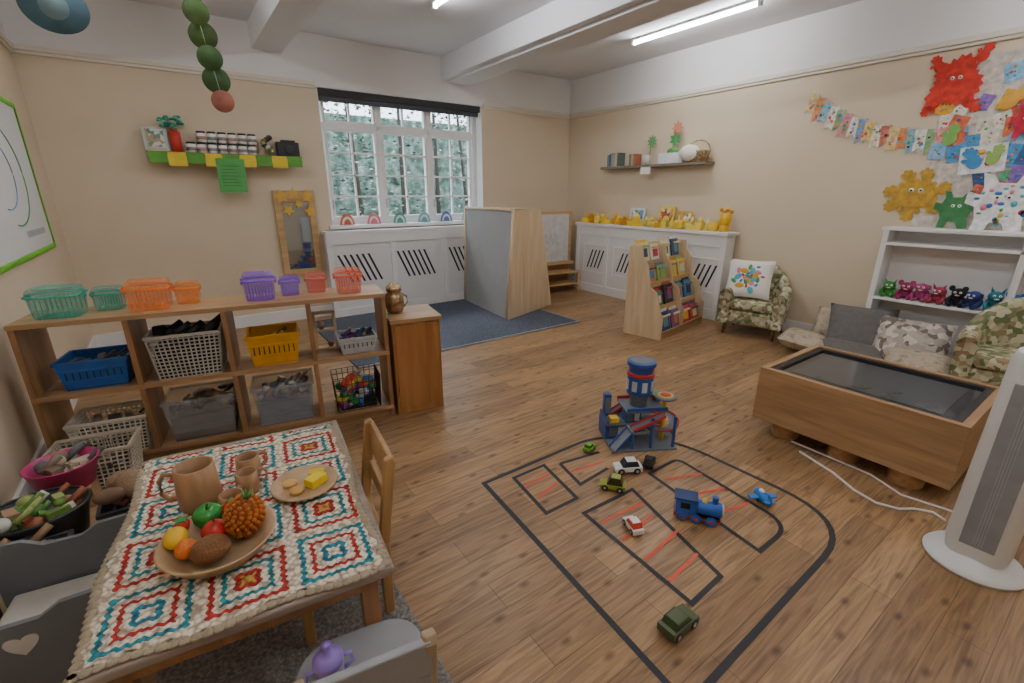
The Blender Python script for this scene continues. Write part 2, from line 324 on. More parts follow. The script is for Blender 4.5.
# ---------- radiator covers
slot=M("#1d1d1f",.8)
def slots(b,T,x,z,n,h,lean,sp=.055,w=.016):
    for i in range(n):
        X=x+i*sp; b.prism([(X,z),(X+w,z),(X+w+lean,z+h),(X+lean,z+h)],.004,slot,T)
b=B(); T=BW(5.45)
b.bb((1.38,5.45,.06),(3.6,YB-.02,.95),whitep); b.bb((1.36,5.43,.95),(3.62,YB-.02,.985),gloss); b.bb((1.36,5.435,0),(3.62,5.47,.1),gloss); b.bb((1.36,5.435,.84),(3.62,5.45,.95),gloss)
for x in(1.36,2.1,2.8,3.56): b.bb((x,5.435,.1),(x+.06,5.45,.84),gloss)
for x0 in(1.60,2.31,3.02): slots(b,T,x0,.40,6,.32,-.14,.07,.026)
b.done("radiator_cover",bevel=.002)
b=B(); T=RW(4.88)
b.bb((4.88,2.82,.06),(XR-.02,5.13,.95),whitep); b.bb((4.84,2.78,.95),(XR-.02,5.16,.985),gloss); b.bb((4.865,2.8,0),(4.9,5.15,.12),gloss); b.bb((4.868,2.8,.82),(4.88,5.15,.95),gloss)
for i in range(5):
    y=2.8+i*(2.29/4); b.bb((4.868,y,.12),(4.88,y+.06,.82),gloss)
for i in range(4):
    lx=-(2.8+(i+1)*(2.29/4))+.07
    slots(b,T,lx+.10,.36,4,.26,.1,.07,.024)
    for (a0,a1,z0,z1) in((lx+.03,lx+.475,.3,.31),(lx+.03,lx+.475,.68,.69),(lx+.03,lx+.04,.3,.69),(lx+.465,lx+.475,.3,.69)): b.prism([(a0,z0),(a1,z0),(a1,z1),(a0,z1)],.01,gloss,T)
b.done("radiator_cover",bevel=.002)
# ---------- back wall shelf w/ jars
gr=M("#5d9a3e",.8); ye=M("#dcc23a",.8)
b=B(); b.bb((-.06,5.48,1.735),(1.23,YB,1.755),M("#7d6a4a")); 
x=-.06
for i in range(9):
    w=1.29/9; b.bb((x,5.474,1.66-(.03 if i%2 else 0)+.01*math.sin(i*3)),(x+w-.004,5.48,1.75),gr if i%2==0 else ye); x+=w
b.done("jar_wall_shelf")
b=B(); b.prism([(.44,1.40),(.68,1.40),(.69,1.71),(.45,1.71)],.003,M("#57a356",.8),BW(5.473)); 
for k in range(7): b.prism([(.48,1.46+k*.03),(.64-.02*(k%3),1.46+k*.03),(.64-.02*(k%3),1.465+k*.03),(.48,1.465+k*.03)],.001,M("#2f5a38"),BW(5.4698))
b.done("hanging_paper_notice")
b=B()
for i in range(7):
    x=.28+i*.085
    for lv in range(2 if i>0 else 1):
        z=1.755+lv*.098; c=(x+.01*lv,5.56,z)
        b.lathe([(.033,0),(.039,.004),(.039,.075),(.035,.08)],M("#ece8e2",.4),c=c,seg=16); b.lathe([(.04,0.022),(.0405,.022),(.0405,.05),(.04,.05)],M(["#8b847e","#b08a7c","#8c9098"][i%3],.5),c=c,seg=16)
        b.lathe([(.037,.078),(.037,.095),(.0,.095)],M("#2b2a2a",.4),c=c,seg=16)
b.done("craft_jars")
b=B(); b.cyl((.17,5.56,1.755),(.17,5.56,1.93),.045,M("#c7352c",.5)); b.done("red_tin")
b=B(); b.cyl((.17,5.56,1.93),(.17,5.56,1.96),.03,M("#8a5a3c")); 
for i in range(34):
    a=random.uniform(0,6.28); r=random.uniform(.02,.1); b.sph((.15+r*math.cos(a),5.56+.04*math.sin(a),1.97+random.uniform(0,.09)),(.02,.015,.012),M(random.choice(["#3f9a86","#2f7f5f","#5ab59a"])),8)
b.done("potted_plant")
b=B(); b.bb((-.05,5.5,1.755),(.09,5.6,1.78),M("#c2b49a")); b.box((.02,5.57,1.86),(.18,.02,.2),M("#b8c4c0",.5),rx=-.12); b.box((.02,5.556,1.87),(.13,.01,.15),patt("card_print",["#d8d8d0","#6e8a84","#b4a078"],30),rx=-.12); b.done("picture_card")
b=B(); b.bb((1.01,5.5,1.755),(1.22,5.6,1.89),black); b.cyl((1.12,5.499,1.82),(1.12,5.49,1.82),.045,dark); b.bb((1.05,5.51,1.89),(1.19,5.52,1.91),black); b.done("radio_speaker",bevel=.006)
b=B()
for i in range(8): 
    a=i*.8; b.sph((.93+.035*math.cos(a),5.55,1.80+.03*i*.6),(.03,.03,.025),M(random.choice(["#6b5240","#2f2a28","#8a9a5a","#d8d8d0"])),10)
b.done("pine_cone_arrangement")
# mirror w stars
b=B()
b.bb((.92,5.6,.52),(.985,5.635,1.42),birchx); b.bb((1.265,5.6,.52),(1.33,5.635,1.42),birchx); b.bb((.985,5.6,.52),(1.265,5.635,.58),birchx); b.bb((.985,5.6,1.30),(1.265,5.635,1.42),birchx)
b.bb((.985,5.62,.58),(1.265,5.625,1.30),M("#b4bec6",.04,0,metal=.95))
b.done("wooden_mirror",bevel=.002)
def starpoly(cx,cy,r,n=5,k=.5,rot=0): return [(cx+(r if i%2==0 else r*k)*math.cos(rot+PI/2+i*PI/n),cy+(r if i%2==0 else r*k)*math.sin(rot+PI/2+i*PI/n)) for i in range(2*n)]
b=B()
for q,(cx,cy,r) in enumerate(((1.0,1.36,.075),(1.12,1.39,.065),(1.25,1.36,.075),(1.05,1.22,.07),(1.27,1.20,.07),(1.16,1.28,.05))): b.prism(starpoly(cx,cy,r,rot=cx*9),.004,M("#d8ae4c",.6),BW(5.598-.0012*q))
b.done("paper_stars")
# window sill decorations
for i,(x,c) in enumerate(((1.68,"#c86a4a"),(2.0,"#e07a90"),(2.33,"#58a8a0"),(2.66,"#7fb8c8"),(2.98,"#5c7fc0"),(3.3,"#b8c4d0"))):
    b=B()
    for k,(r,cc) in enumerate(((.085,c),(.062,"#e8e4d8"),(.042,c))):
        b.prism([(r*math.cos(a),r*1.5*math.sin(a)) for a in [PI*j/14 for j in range(15)]],.004+.002*k,M(cc,.6),BW(0))
    b.bb((-.085,-.01,0),(.085,.03,.006),M(c,.6))
    b.done("paper_rainbow",(x,5.66,WZ0+.02))
# ---------- play screen (tapered panels)
A=Vector((2.93,4.2,0));Bp=Vector((3.82,4.5,0));C=Vector((3.06,5.36,0)); Dp=Vector((3.66,5.36,0))
A1=A+(Bp-A)*.14+Vector((0,0,1.2)); B1=A+(Bp-A)*.69+Vector((0,0,1.2)); C1=C+Vector((.04,0,1.2)); D1=Dp+Vector((-.15,0,1.2))
def slab(b,p,t,m):
    n=(p[1]-p[0]).cross(p[3]-p[0]).normalized()*t
    vs=[tuple(q) for q in p]+[tuple(q+n) for q in p]
    b.add(vs,[(3,2,1,0),(4,5,6,7),(0,1,5,4),(1,2,6,5),(2,3,7,6),(3,0,4,7)],m)
b=B(); greyp=M("#a3a4a2",.7,.04,8,name="grey_panel"); b.T=Matrix.Translation((0,0,.014))
slab(b,[A,Bp,B1,A1],.03,birch); slab(b,[C,A,A1,C1],-.03,greyp); slab(b,[Bp,Dp,D1,B1],-.02,birch)
for p,q in((A,A1),(C,C1)): b.cyl(p+Vector((-.005,-.0,.01)),q,.014,birch,seg=8)
b.cyl(C1,A1,.014,birch,seg=8); b.done("play_den_screen")
# mini easel
b=B(); 
for x in(-.33,.33): 
    b.bb((x-.02,-.02,0),(x+.02,.02,1.13),birchx); b.bb((x-.02,-.3,0),(x+.02,.25,.04),birchx); b.bb((x-.02,-.28,.04),(x+.02,-.24,.3),birchx)
b.bb((-.33,-.01,.42),(.33,.01,1.12),M("#d2d2d0",.2)); b.bb((-.35,-.022,1.1),(.35,.022,1.14),birchx); b.bb((-.35,-.1,.38),(.35,.02,.42),birchx)
b.bb((-.31,-.28,.27),(.31,.02,.29),birchx); b.bb((-.31,-.28,.1),(.31,.02,.12),birchx); b.bb((-.31,-.02,.1),(.31,0,.4),wood("#8a6038","#a87a4c"))
b.tube([(-.12+.012*i,-.013,.75+.08*math.sin(i*.9)) for i in range(20)],.002,M("#8a8a90"),6)
b.done("childrens_easel",(4.5,5.3,0),math.radians(-6),.003)
# ---------- yellow toys on right radiator
ys=["#e8b820","#f0cc3a","#d99a1c","#e6d060"]
b=B()
for i in range(24):
    y=3.02+i*.088; x=4.96+random.uniform(-.05,.05); c=random.choice(ys); k=(i*3)%5; z=.985
    if 5<=i<=9 or 12<=i<=14: x=4.91
    if k==0: b.lathe([(.035,0),(.05,.02),(.06,.08),(.045,.10)],M(c,.4),c=(x,y,z))
    elif k==1: b.box((x,y,z+.045),(.09,.08,.09),M(c,.4)); b.sph((x,y,z+.11),.035,M(c,.4),12)
    elif k==2: b.sph((x,y,z+.045),(.05,.05,.045),M(c,.4),14); b.sph((x-.03,y,z+.10),.03,M(c,.4),10)
    elif k==3: b.lathe([(.05,0),(.005,.13)],M(c,.4),c=(x,y,z))
    else: b.box((x,y,z+.03),(.08,.1,.06),M(c,.4),rz=.4); b.cyl((x,y,z+.06),(x,y,z+.14),.018,M(c,.4))
b.done("yellow_toys")
b=B(); b.cyl((4.96,2.9,.985),(4.96,2.9,1.06),.05,M("#e0a81c",.4),.06); b.lathe([(.04,.07),(.065,.11),(.06,.18),(.03,.2)],M("#e8b820",.4),c=(4.96,2.9,.985)); 
for k in range(4): b.sph((4.96,2.84+.04*k,1.2+.02*(k%2)),.022,M("#d9981c"),10)
b.done("yellow_jug")
def frame_on(name,x,y,z,w,h,cf,cp,rz):
    b=B(); b.box((0,0,h/2),(w,.015,h),M(cf,.5),rx=-.15); b.box((0,-.01,h/2),(w*.8,.006,h*.8),patt("print",cp,20,rough=.5,bump=0),rx=-.15); b.done(name,(x,y,z),rz)
rr=math.radians(-90)
frame_on("framed_picture",5.03,4.18,.985,.24,.22,"#d9e2ea",["#6a9ad0","#f0e6c0","#e8c040","#4a80b0"],rr)
frame_on("framed_picture",5.03,3.72,.985,.22,.25,"#e8c050",["#c89a50","#b8483a","#e8d0a0","#7a5a3a"],rr)
frame_on("framed_picture",5.03,3.46,.985,.2,.2,"#d8a830",["#f0e8d0","#d8a050","#6a8a9a"],rr)
# ---------- right wall shelf + items
sh=M("#7b6f60",.6); zs=1.70
b=B(); b.bb((4.93,3.2,zs),(XR,4.8,zs+.03),sh); b.done("display_wall_shelf")
b=B()
for i,c in enumerate(["#6a7a80","#3f5a66","#8a9a8c","#a8a090","#c2b8a0","#5a6a5a"]): b.bb((4.96,4.68-i*.035,zs+.03),(5.08,4.71-i*.035,zs+.03+.15+.01*(i%3)),M(c))
for i,c in enumerate(["#5a6a70","#b8a078","#a86a4a"]): b.bb((4.96,4.3-i*.035,zs+.03),(5.08,4.33-i*.035,zs+.17),M(c))
b.done("books_on_shelf")
b=B(); b.lathe([(.04,0),(.055,.1),(.05,.11)],M("#d8d4cc",.5),c=(5.0,4.08,zs+.03)); 
b.prism(starpoly(-4.03,2.0,.08,9,.6),.004,M("#6aa068",.7),RW(5.02)); b.cyl((5.01,4.05,1.8),(5.01,4.03,2.0),.004,gr)
b.prism(starpoly(-3.70,2.0,.08,6,.6),.004,M("#4a9a58",.7),RW(5.02)); b.prism(starpoly(-3.68,2.12,.08,8,.6),.004,M("#d88a70",.7),RW(5.02)); b.cyl((5.01,3.72,1.8),(5.01,3.7,2.1),.004,gr)
b.done("paper_flowers")
b=B(); b.bb((4.97,3.54,zs+.03),(5.08,3.88,zs+.15),M("#dde2e0",.6)); b.sph((5.02,3.72,zs+.17),(.04,.08,.04),M("#5a9a4a"),12); b.done("storage_box",bevel=.004)
b=B(); wk=patt("wicker",["#a88a60","#c0a880","#8f7450"],60); b.lathe([(.12,0),(.15,.11),(.155,.12)],wk,c=(5.0,3.36,zs+.03),sx=.55,sy=1); b.tube([(5.0,3.36-.15*math.cos(t),zs+.14+.12*math.sin(t)) for t in [PI*i/14 for i in range(15)]],.008,wk)
b.sph((4.95,3.44,zs+.13),(.06,.13,.09),M("#ece6da",.9,.1,8,.3)); b.done("wicker_basket")
b=B(); b.prism([(-4.1,1.62),(-3.95,1.62),(-3.95,1.7),(-4.1,1.7)],.003,M("#f0efe8"),RW(4.929)); b.done("shelf_label")

# ---------- bookcase
BR=math.radians(10); 
b=B(); W,D,Hh=.98,.42,.9
side=[(0,0),(D,0),(D,Hh),(D-.14,Hh),(D-.16,.80),(.2,.72),(.16,.52),(.08,.46),(.03,.28),(0,.24)]
S=Matrix(((0,0,1,0),(1,0,0,0),(0,1,0,0),(0,0,0,1)))
b.prism(side,.02,birch,S); b.prism(side,.02,birch,Matrix.Translation((W-.02,0,0))@S); b.prism([(p[0]*.97+.012,p[1]*.97) for p in side],.015,birch,Matrix.Translation((W*.5,0,0))@S)
b.bb((.02,D-.015,0),(W-.02,D,Hh),birchx)
tiers=[(.0,.03),(.1,.27),(.2,.5),(.3,.70)]
for y,z in tiers:
    b.bb((.02,y+.01,z-.015),(W-.02,y+.13,z),birchx); b.bb((.02,y+.0,z-.015),(W-.02,y+.012,z+.045),birchx)
b.bb((.02,.0,0),(W-.02,.012,.08),birchx)
BL=(3.73,2.69,0); bc=b.done("display_bookcase",BL,BR,.003)
bk=["#e8e2d0","#b84a3a","#3f86b8","#d8c060","#2c4a78","#4a8a5a","#d88a4a","#e8d8a0","#8a5a8a","#303a48","#9ab86a","#d8dcd8","#c83a4a","#6a9aa8","#f0c040"]
b=B(); q=0
for ti,(y,z) in enumerate(tiers):
    n=4; w=(W-.08)/n
    for i in range(n):
        q+=4
        h=random.uniform(.18,.235); ww=w*random.uniform(.72,.93); c=(.04+w*(i+.5)+(.005 if i<2 else .01),y+.05,z+h/2+.004)
        b.box(c,(ww,.014,h),M(bk[q%15],.35),rx=-.22); b.box((c[0]+.01,c[1]-.009,c[2]+.005),(ww*.5,.006,h*.4),M(bk[(q*2+5)%15],.35),rx=-.22); b.box((c[0],c[1]-.014,c[2]+h*.33),(ww*.8,.012,.018),M(bk[(q+3)%15],.35),rx=-.22)
        b.box((c[0]+.015,c[1]+.03,c[2]+.02),(ww*.95,.012,h),M(bk[(q+7)%15],.35),rx=-.22)
b.done("picture_books",BL,BR)
# ---------- armchairs
flo=patt("floral_fabric",["#7f7f5c","#b9b292","#66704a","#cdc5aa","#948060","#a8a680"],30,bump=.3)
def armchair(loc,rz,sc=1):
    e=empty("armchair",loc,rz); b=B()
    n=22; vs=[];fs=[]; pts=[]
    for i in range(4): pts.append(((-1,0),( -.245,-.24+.07*i),.47))
    for i in range(n+1):
        a=PI-PI*i/n; pts.append(((math.cos(a),math.sin(a)),(.245*math.cos(a),.03+.21*math.sin(a)),.47+.24*math.sin(a)**1.5 if math.sin(a)>0 else .47))
    for i in range(4): pts.append(((1,0),(.245,-.03-.07*i),.47))
    t=.05
    for (nx,ny),(cx,cy),h in pts:
        for (o,z) in ((t,.12),(t+.005,.3),(t+.01,h-.04),(t*.5,h),(-t*.5,h),(-t-.005,h-.04),(-t,.3),(-t,.12)):
            vs.append((cx+nx*o,cy+ny*o,z))
    m=len(pts)
    for i in range(m-1):
        for k in range(8):
            k2=(k+1)%8; fs.append((i*8+k,i*8+k2,(i+1)*8+k2,(i+1)*8+k))
    fs.append(tuple(range(8))); fs.append(tuple(reversed(range((m-1)*8,m*8))))
    b.add(vs,fs,flo,True); b.done("upholstered_shell",parent=e,sub=1)
    b=B(); b.bb((-.2,-.25,.12),(.2,.2,.27),flo); b.bb((-.195,-.27,.275),(.195,.17,.36),flo); b.done("seat_cushion",parent=e,bevel=.03)
    b=B(); 
    for x in(-.22,.22):
        for y in(-.2,.18): b.cyl((x,y,.13),(x*1.06,y*1.06,0),.022,wood("#5a3a22","#7a5232"),.014)
    b.done("legs",parent=e); e.scale=(sc,sc,sc); return e
armchair((4.76,2.32,0),math.radians(-75)); armchair((4.52,.42,0),math.radians(-80))
def pillow(name,loc,w,h,t,m,rx=0,ry=0,rz=0,extra=None):
    b=B(); n=14; vs=[];fs=[]
    for sgn in(1,-1):
        for i in range(n+1):
            for j in range(n+1):
                x=-1+2*i/n;y=-1+2*j/n; q=max(0,(1-x**4)*(1-y**4))**.5
                px=x*(1-.06*(1-y*y)); py=y*(1-.06*(1-x*x))
                vs.append((px*w/2,py*h/2,sgn*q*t/2))
    k=(n+1)**2
    for i in range(n):
        for j in range(n):
            a=i*(n+1)+j; fs.append((a,a+n+1,a+n+2,a+1)); fs.append((k+a,k+a+1,k+a+n+2,k+a+n+1))
    b.add(vs,fs,m,True)
    if extra:
        for (x,y,r,c) in extra: b.sph((x*w/2,y*h/2,t/2*max(0,(1-x**4)*(1-y**4))**.5),(r,r*.6,.004),M(c,.8),10,rot=Matrix.Rotation(x*5+y*3,4,'Z'))
    o=b.done(name,loc); o.rotation_euler=(rx,ry,rz); return o
pc=["#3a7ab8","#4a9a5a","#d8a83a","#c8483a","#e08aa0","#5ab0c0"]
ex=[]
for i in range(26):
    a=i*2.4; r=.08+.62*(i/26); ex.append((r*math.cos(a),r*math.sin(a),.02+.012*(i%3),pc[i%6]))
pillow("painted_cushion",(4.70,2.40,.56),.42,.40,.12,M("#f0ece6",.9,.03,10,.2),rx=math.radians(68),rz=math.radians(-68),extra=ex)
gcf=M("#66625f",.95,.12,30,.4); bei=patt("beige_print",["#a89880","#bdae98","#8a7a64"],14,"NOISE"); flp=patt("flower_print",["#a89c90","#cfc6b8","#75675e","#b8ac9c"],26)
pillow("floor_cushion",(4.55,1.72,.10),.55,.42,.16,bei,rx=.15,ry=.1,rz=.3)
pillow("floor_cushion",(4.75,1.38,.24),.5,.5,.17,gcf,rx=.9,rz=-1.2)
pillow("floor_cushion",(4.40,1.28,.10),.45,.45,.16,gcf,rx=.1,ry=-.2,rz=.5)
pillow("floor_cushion",(4.72,1.02,.22),.5,.48,.16,flp,rx=.85,rz=-1.4)
pillow("floor_cushion",(4.38,.86,.12),.5,.45,.16,bei,ry=-.3,rz=.2)
pillow("floor_cushion",(4.95,1.62,.19),.42,.34,.12,bei,rx=1.1,rz=-1.5)
# ---------- white shelving
b=B(); x0=4.86
b.bb((XR-.02,-.3,0),(XR,1.42,1.12),whitep)
for y in(-.3,.55,1.38): b.bb((x0,y,0),(XR-.02,y+.04,1.1),gloss)
for z in(.1,.52,.98): b.bb((x0,-.26,z),(XR-.02,1.38,z+.025),gloss)
b.bb((x0-.01,-.31,1.1),(XR-.02,1.43,1.125),gloss)
b.done("white_shelving_unit",bevel=.002)
rg=random.Random(21)
for i,c in enumerate(["#4aa84a","#b83a70","#c0508a","#c04a60","#25242c","#3a4a8a","#2f8fa0","#3a80b8","#c8485a","#c8283a","#d03a2a","#c83a3a"]):
    b=B(); m=M(c,.9,.25,45,1); k=i%3; f=rg.uniform(.85,1.05)
    # floppy body, head, limbs, ears / horns
    b.sph((.01,0,.05*f),(.055,.05*f,.05*f),m,14); b.sph((-.03,rg.uniform(-.01,.01),.11*f),(.04,.045,.038),m,12)
    for s in(-1,1):
        b.tube([(-.02,s*.035,.065),(-.05,s*.05,.05),(-.07,s*.045,.02)],.014,m,8)
        b.tube([(-.02,s*.025,.03),(-.06,s*.03,.018),(-.085,s*.032,.018)],.016,m,8)
        if k==0: b.cyl((-.03,s*.025,.135*f),(-.03,s*.04,.175*f),.012,m,.002,8)
        elif k==1: b.sph((-.03,s*.038,.145*f),(.01,.02,.022),m,10)
        else: b.tube([(-.03,s*.03,.13*f),(-.035,s*.05,.13*f),(-.04,s*.055,.10*f)],.01,m,8)
        b.sph((-.066,s*.016,.118*f),.009,M("#f4f4f0",.4),8); b.sph((-.074,s*.016,.118*f),.004,black,6)
    b.sph((-.062,0,.095*f),(.01,.016,.006),M("#f0d8c8",.6),8)
    b.done("soft_monster_toy",(4.94,1.30-i*.108,.545),rg.uniform(-.3,.3))
b=B()
for i in range(14): b.box((4.97,.50-i*.055,1.01+.03),(.1,.045,.06+.02*(i%2)),M(random.choice(["#c8b8a0","#e8e0d0","#8a9aa8","#b86a5a","#d8c8a0"]),.6))
b.done("toy_blocks")
# ---------- wall art
def hand(b,T,cx,cy,s,rot,m):
    R=T@Matrix.Translation((cx,cy,0))@Matrix.Rotation(rot,4,'Z')
    b.prism([(s*.30*math.cos(a),s*.34*math.sin(a)) for a in [2*PI*i/16 for i in range(16)]],.0030,m,R)
    for j,(ang,L,w) in enumerate(((.95,.52,.10),(.32,.72,.085),(.08,.80,.085),(-.16,.76,.085),(-.42,.62,.075))):
        Q=R@Matrix.Translation((0,0,.0004*(j+1)))@Matrix.Rotation(ang,4,'Z'); w*=s; L*=s
        b.prism([(-w*.8,s*.1),(w*.8,s*.1)]+[(w*math.cos(t),L-w+w*math.sin(t)) for t in [PI*i/6 for i in range(7)]],.0030,m,Q)
def art(name,cy,cz,w,h,col,kind,off=0,spots=None,rot=0,face=True):
    b=B(); T=RW(XR-.001-off); pts=[]; rg=random.Random(int(cy*1000+cz*317)); mt=M(col,.85,.3,22,.3)
    if kind=="monster":
        n=44
        ph=[rg.uniform(0,6) for _ in range(3)]
        for i in range(n):
            a=2*PI*i/n; k=.92+.10*math.sin(3*a+ph[0])+.08*math.sin(5*a+ph[1])+(.09 if i%2 else -.07)*rg.uniform(.5,1.2)
            q=1/max(abs(math.cos(a)),abs(math.sin(a)))**.5
            pts.append((math.cos(a)*w/2*k*q,math.sin(a)*h/2*k*q))
    elif kind=="rect": pts=[(-w/2,-h/2),(w/2,-h/2),(w/2,h/2),(-w/2,h/2)]
    elif kind=="limbs":
        P=[(-.15,-.5),(-.32,-.48),(-.30,-.25),(-.34,-.05),(-.5,.02),(-.48,.2),(-.32,.16),(-.28,.28),(-.34,.5),(-.18,.46),(-.1,.34),(.1,.34),(.2,.48),(.34,.5),(.3,.26),(.34,.14),(.5,.22),(.5,.03),(.34,-.04),(.30,-.25),(.34,-.48),(.14,-.5),(.08,-.32),(-.08,-.32)]
        pts=[(x*w+rg.uniform(-.02,.02)*w,y*h+rg.uniform(-.02,.02)*h) for x,y in P]
    elif kind=="hands":
        pts=[(math.cos(a)*w*.30,math.sin(a)*h*.28) for a in [2*PI*i/20 for i in range(20)]]
        for i in range(7):
            a=2*PI*i/7+.2; hand(b,T@Matrix.Translation((0,0,-.0125+.0001+.0016*i)),-cy+math.cos(a)*w*.22,cz+math.sin(a)*h*.22,w*.42,a-PI/2+rg.uniform(-.5,.5),mt)
        T=T@Matrix.Translation((0,0,.005))
    c,s=math.cos(rot),math.sin(rot)
    pts=[(-cy+x*c-y*s,cz+x*s+y*c) for x,y in pts]
    b.prism(pts,.004,mt,T)
    if kind!="rect" and face:
        for sx in(-.07,.08):
            b.lathe([(w*.045,0),(w*.045,.003)],M("#f5f2e8",.6),T=T@Matrix.Translation((-cy+sx*w,cz+.1*h,.004)),seg=14); b.lathe([(w*.02,0),(w*.02,.002)],black,T=T@Matrix.Translation((-cy+sx*w,cz+.1*h,.007)),seg=10)
    if spots:
        for i in range(spots):
            a=i*2.4+rg.random(); r=.36*math.sqrt(i/spots); q=rg.uniform(.01,.022)*min(1,w*5)
            b.lathe([(q,0),(q,.002)],M(rg.choice(pc),.7),T=T@Matrix.Translation((-cy+r*w*math.cos(a),cz+r*h*math.sin(a),.004)),seg=10,sx=1,sy=rg.uniform(.5,1.4))
    b.done(name)
art("display_backing_paper",.60,1.75,1.42,1.24,"#cdc4b8","rect")
art("red_monster_artwork",1.26,2.2,.31,.35,"#c8382a","monster",.016)
for k,(y,z,r) in enumerate(((1.38,2.33,.5),(1.14,2.36,-.4),(1.36,2.06,2.4),(1.15,2.05,-2.3))):
    b=B(); hand(b,RW(XR-.009),-y,z,.12,r,M("#c8382a",.85,.3,22,.3)); b.done("red_handprint_cutout")
art("gold_monster_artwork",1.33,1.38,.42,.36,"#bf9738","hands",.016)
art("green_monster_artwork",1.05,1.27,.27,.29,"#3f7a48","limbs",.028)
art("spotty_white_monster_artwork",.80,1.32,.42,.44,"#efece6","limbs",.036,24)
art("crimson_monster_artwork",.80,1.88,.18,.22,"#b8243a","limbs",.034)
art("handprint_artwork",.98,1.64,.26,.20,"#eceae4","rect",.016,6,.1)
art("handprint_artwork",.55,1.66,.26,.26,"#e6dfd2","rect",.016,8,.1)
art("gold_monster_artwork",.42,1.45,.30,.34,"#c9982c","hands",.018)
b=B(); hand(b,RW(XR-.024),-1.02,1.62,.15,.5,M("#3f86b8",.8)); hand(b,RW(XR-.028),-.92,1.64,.13,-.3,M("#8fae5a",.8)); b.done("handprint_cutout")
b=B()
for k,(y,z,c,r) in enumerate(((.66,2.2,"#e8c040",.2),(.52,2.05,"#d86a40",-.5),(.4,2.2,"#5a9ac8",.7),(.62,1.5,"#d8a8b8",1.2),(1.2,1.80,"#7ab05a",-.2),(.3,1.75,"#c85a5a",.1),(.7,1.72,"#efe9df",.3),(.92,2.02,"#d8a040",-.8))): hand(b,RW(XR-.026),-y,z,.14,r,M(c,.8))
b.done("handprint_cutouts")
rg=random.Random(11)
card=["#e0b040","#4a90c0","#e8e0d0","#c85a4a","#60a878","#8a6ab0","#efe9df","#e8a0a0","#88b8d8","#d87050","#3a5a8a","#d8d0c0"]
q=0
for row in range(7):
    for i in range(11):
        s=i/10; y=1.26-s*1.05; z=(2.30,2.18,2.05,1.93,1.81,1.69,1.56)[row]-.10*math.sin(PI*s)-.12*(1-s)*(row>0)
        if row==0 and y>1.0: continue
        if row>=5 and (y>.95): continue
        q+=1
        art("child_painting",y+rg.uniform(-.03,.03),z+rg.uniform(-.03,.03),rg.uniform(.07,.11),rg.uniform(.10,.15),rg.choice(card),"rect",.005+.00012*q,5,rg.uniform(-.35,.35))
# bunting
b=B(); T=RW(XR-.006); P=[]
for i in range(41):
    s=i/40; y=2.28-1.22*s; z=2.30-.62*s-.5*s*(1-s)*.75+.22*s*s; P.append((y,z))
b.tube([(XR-.008,y,z) for y,z in P],.003,M("#d8c8a8"),6)
fc=["#d8c48a","#d88a5a","#88b0c0","#efe8d8","#88b080","#d89098","#efe8d8","#7a9ac0","#e0c878","#e8dcc8","#c87868"]
for i in range(19):
    y,z=P[1+i*2]; w=.075;h=.17+.03*(i%2); c=fc[i%11]
    r=.07*math.sin(i*2.1)
    Q=T@Matrix.Translation((-y,z,.0007*(i%3)))@Matrix.Rotation(r-.25*(1-i/10) ,4,'Z')
    b.prism([(-w/2,-h),(0,-h+.03),(w/2,-h),(w/2,0),(-w/2,0)],.003,M(c,.8,.3,30),Q)
    for k in range(5):
        cx=rg.uniform(-.3,.3)*w; cz=-h*rg.uniform(.2,.8); qq=rg.uniform(.008,.02)
        b.prism(starpoly(cx,cz,qq,4,.6,rg.random()),.001,M(rg.choice(pc+["#e07a3a","#3a3a50"]),.8),Q@Matrix.Translation((0,0,.003+.0003*k)))
b.done("paper_bunting")
# ---------- left wall board
b=B(); T=LW(XL+.002)
b.prism([(2.6,1.0),(5.02,1.0),(5.02,2.0),(2.6,2.0)],.01,M("#dededc",.6,.02),T)
for p in([(2.6,1.0),(5.05,1.0),(5.05,1.02),(2.6,1.02)],[(2.6,1.98),(5.05,1.98),(5.05,2.0),(2.6,2.0)],[(5.03,1.0),(5.05,1.0),(5.05,2.0),(5.03,2.0)]): b.prism(p,.016,M("#6fb82a",.6),T)
for i in range(60): b.sph((XL+.018,5.035,1.01+i*.0165),(.004,.022,.008),M("#6fb82a",.6),6)
for i in range(70): b.sph((XL+.018,2.62+i*.0345,1.015),(.004,.014,.02),M("#6fb82a",.6),6)
for i in range(70): b.sph((XL+.018,2.62+i*.0345,1.985),(.004,.014,.02),M("#6fb82a",.6),6)
b.tube([(XL+.014,4.25+.42*math.cos(t),1.5+.30*math.sin(t)) for t in [-1.8+3.6*i/30 for i in range(31)]],.004,M("#4a9a5a"))
b.tube([(XL+.014,4.1+.3*math.cos(t),1.5+.2*math.sin(t)) for t in [-1.8+3.6*i/30 for i in range(31)]],.003,M("#5a8ab0"))
b.prism([(4.3,1.12),(4.85,1.12),(4.85,1.16),(4.3,1.16)],.001,M("#a8b0b0"),LW(XL+.0125))
b.done("notice_board")
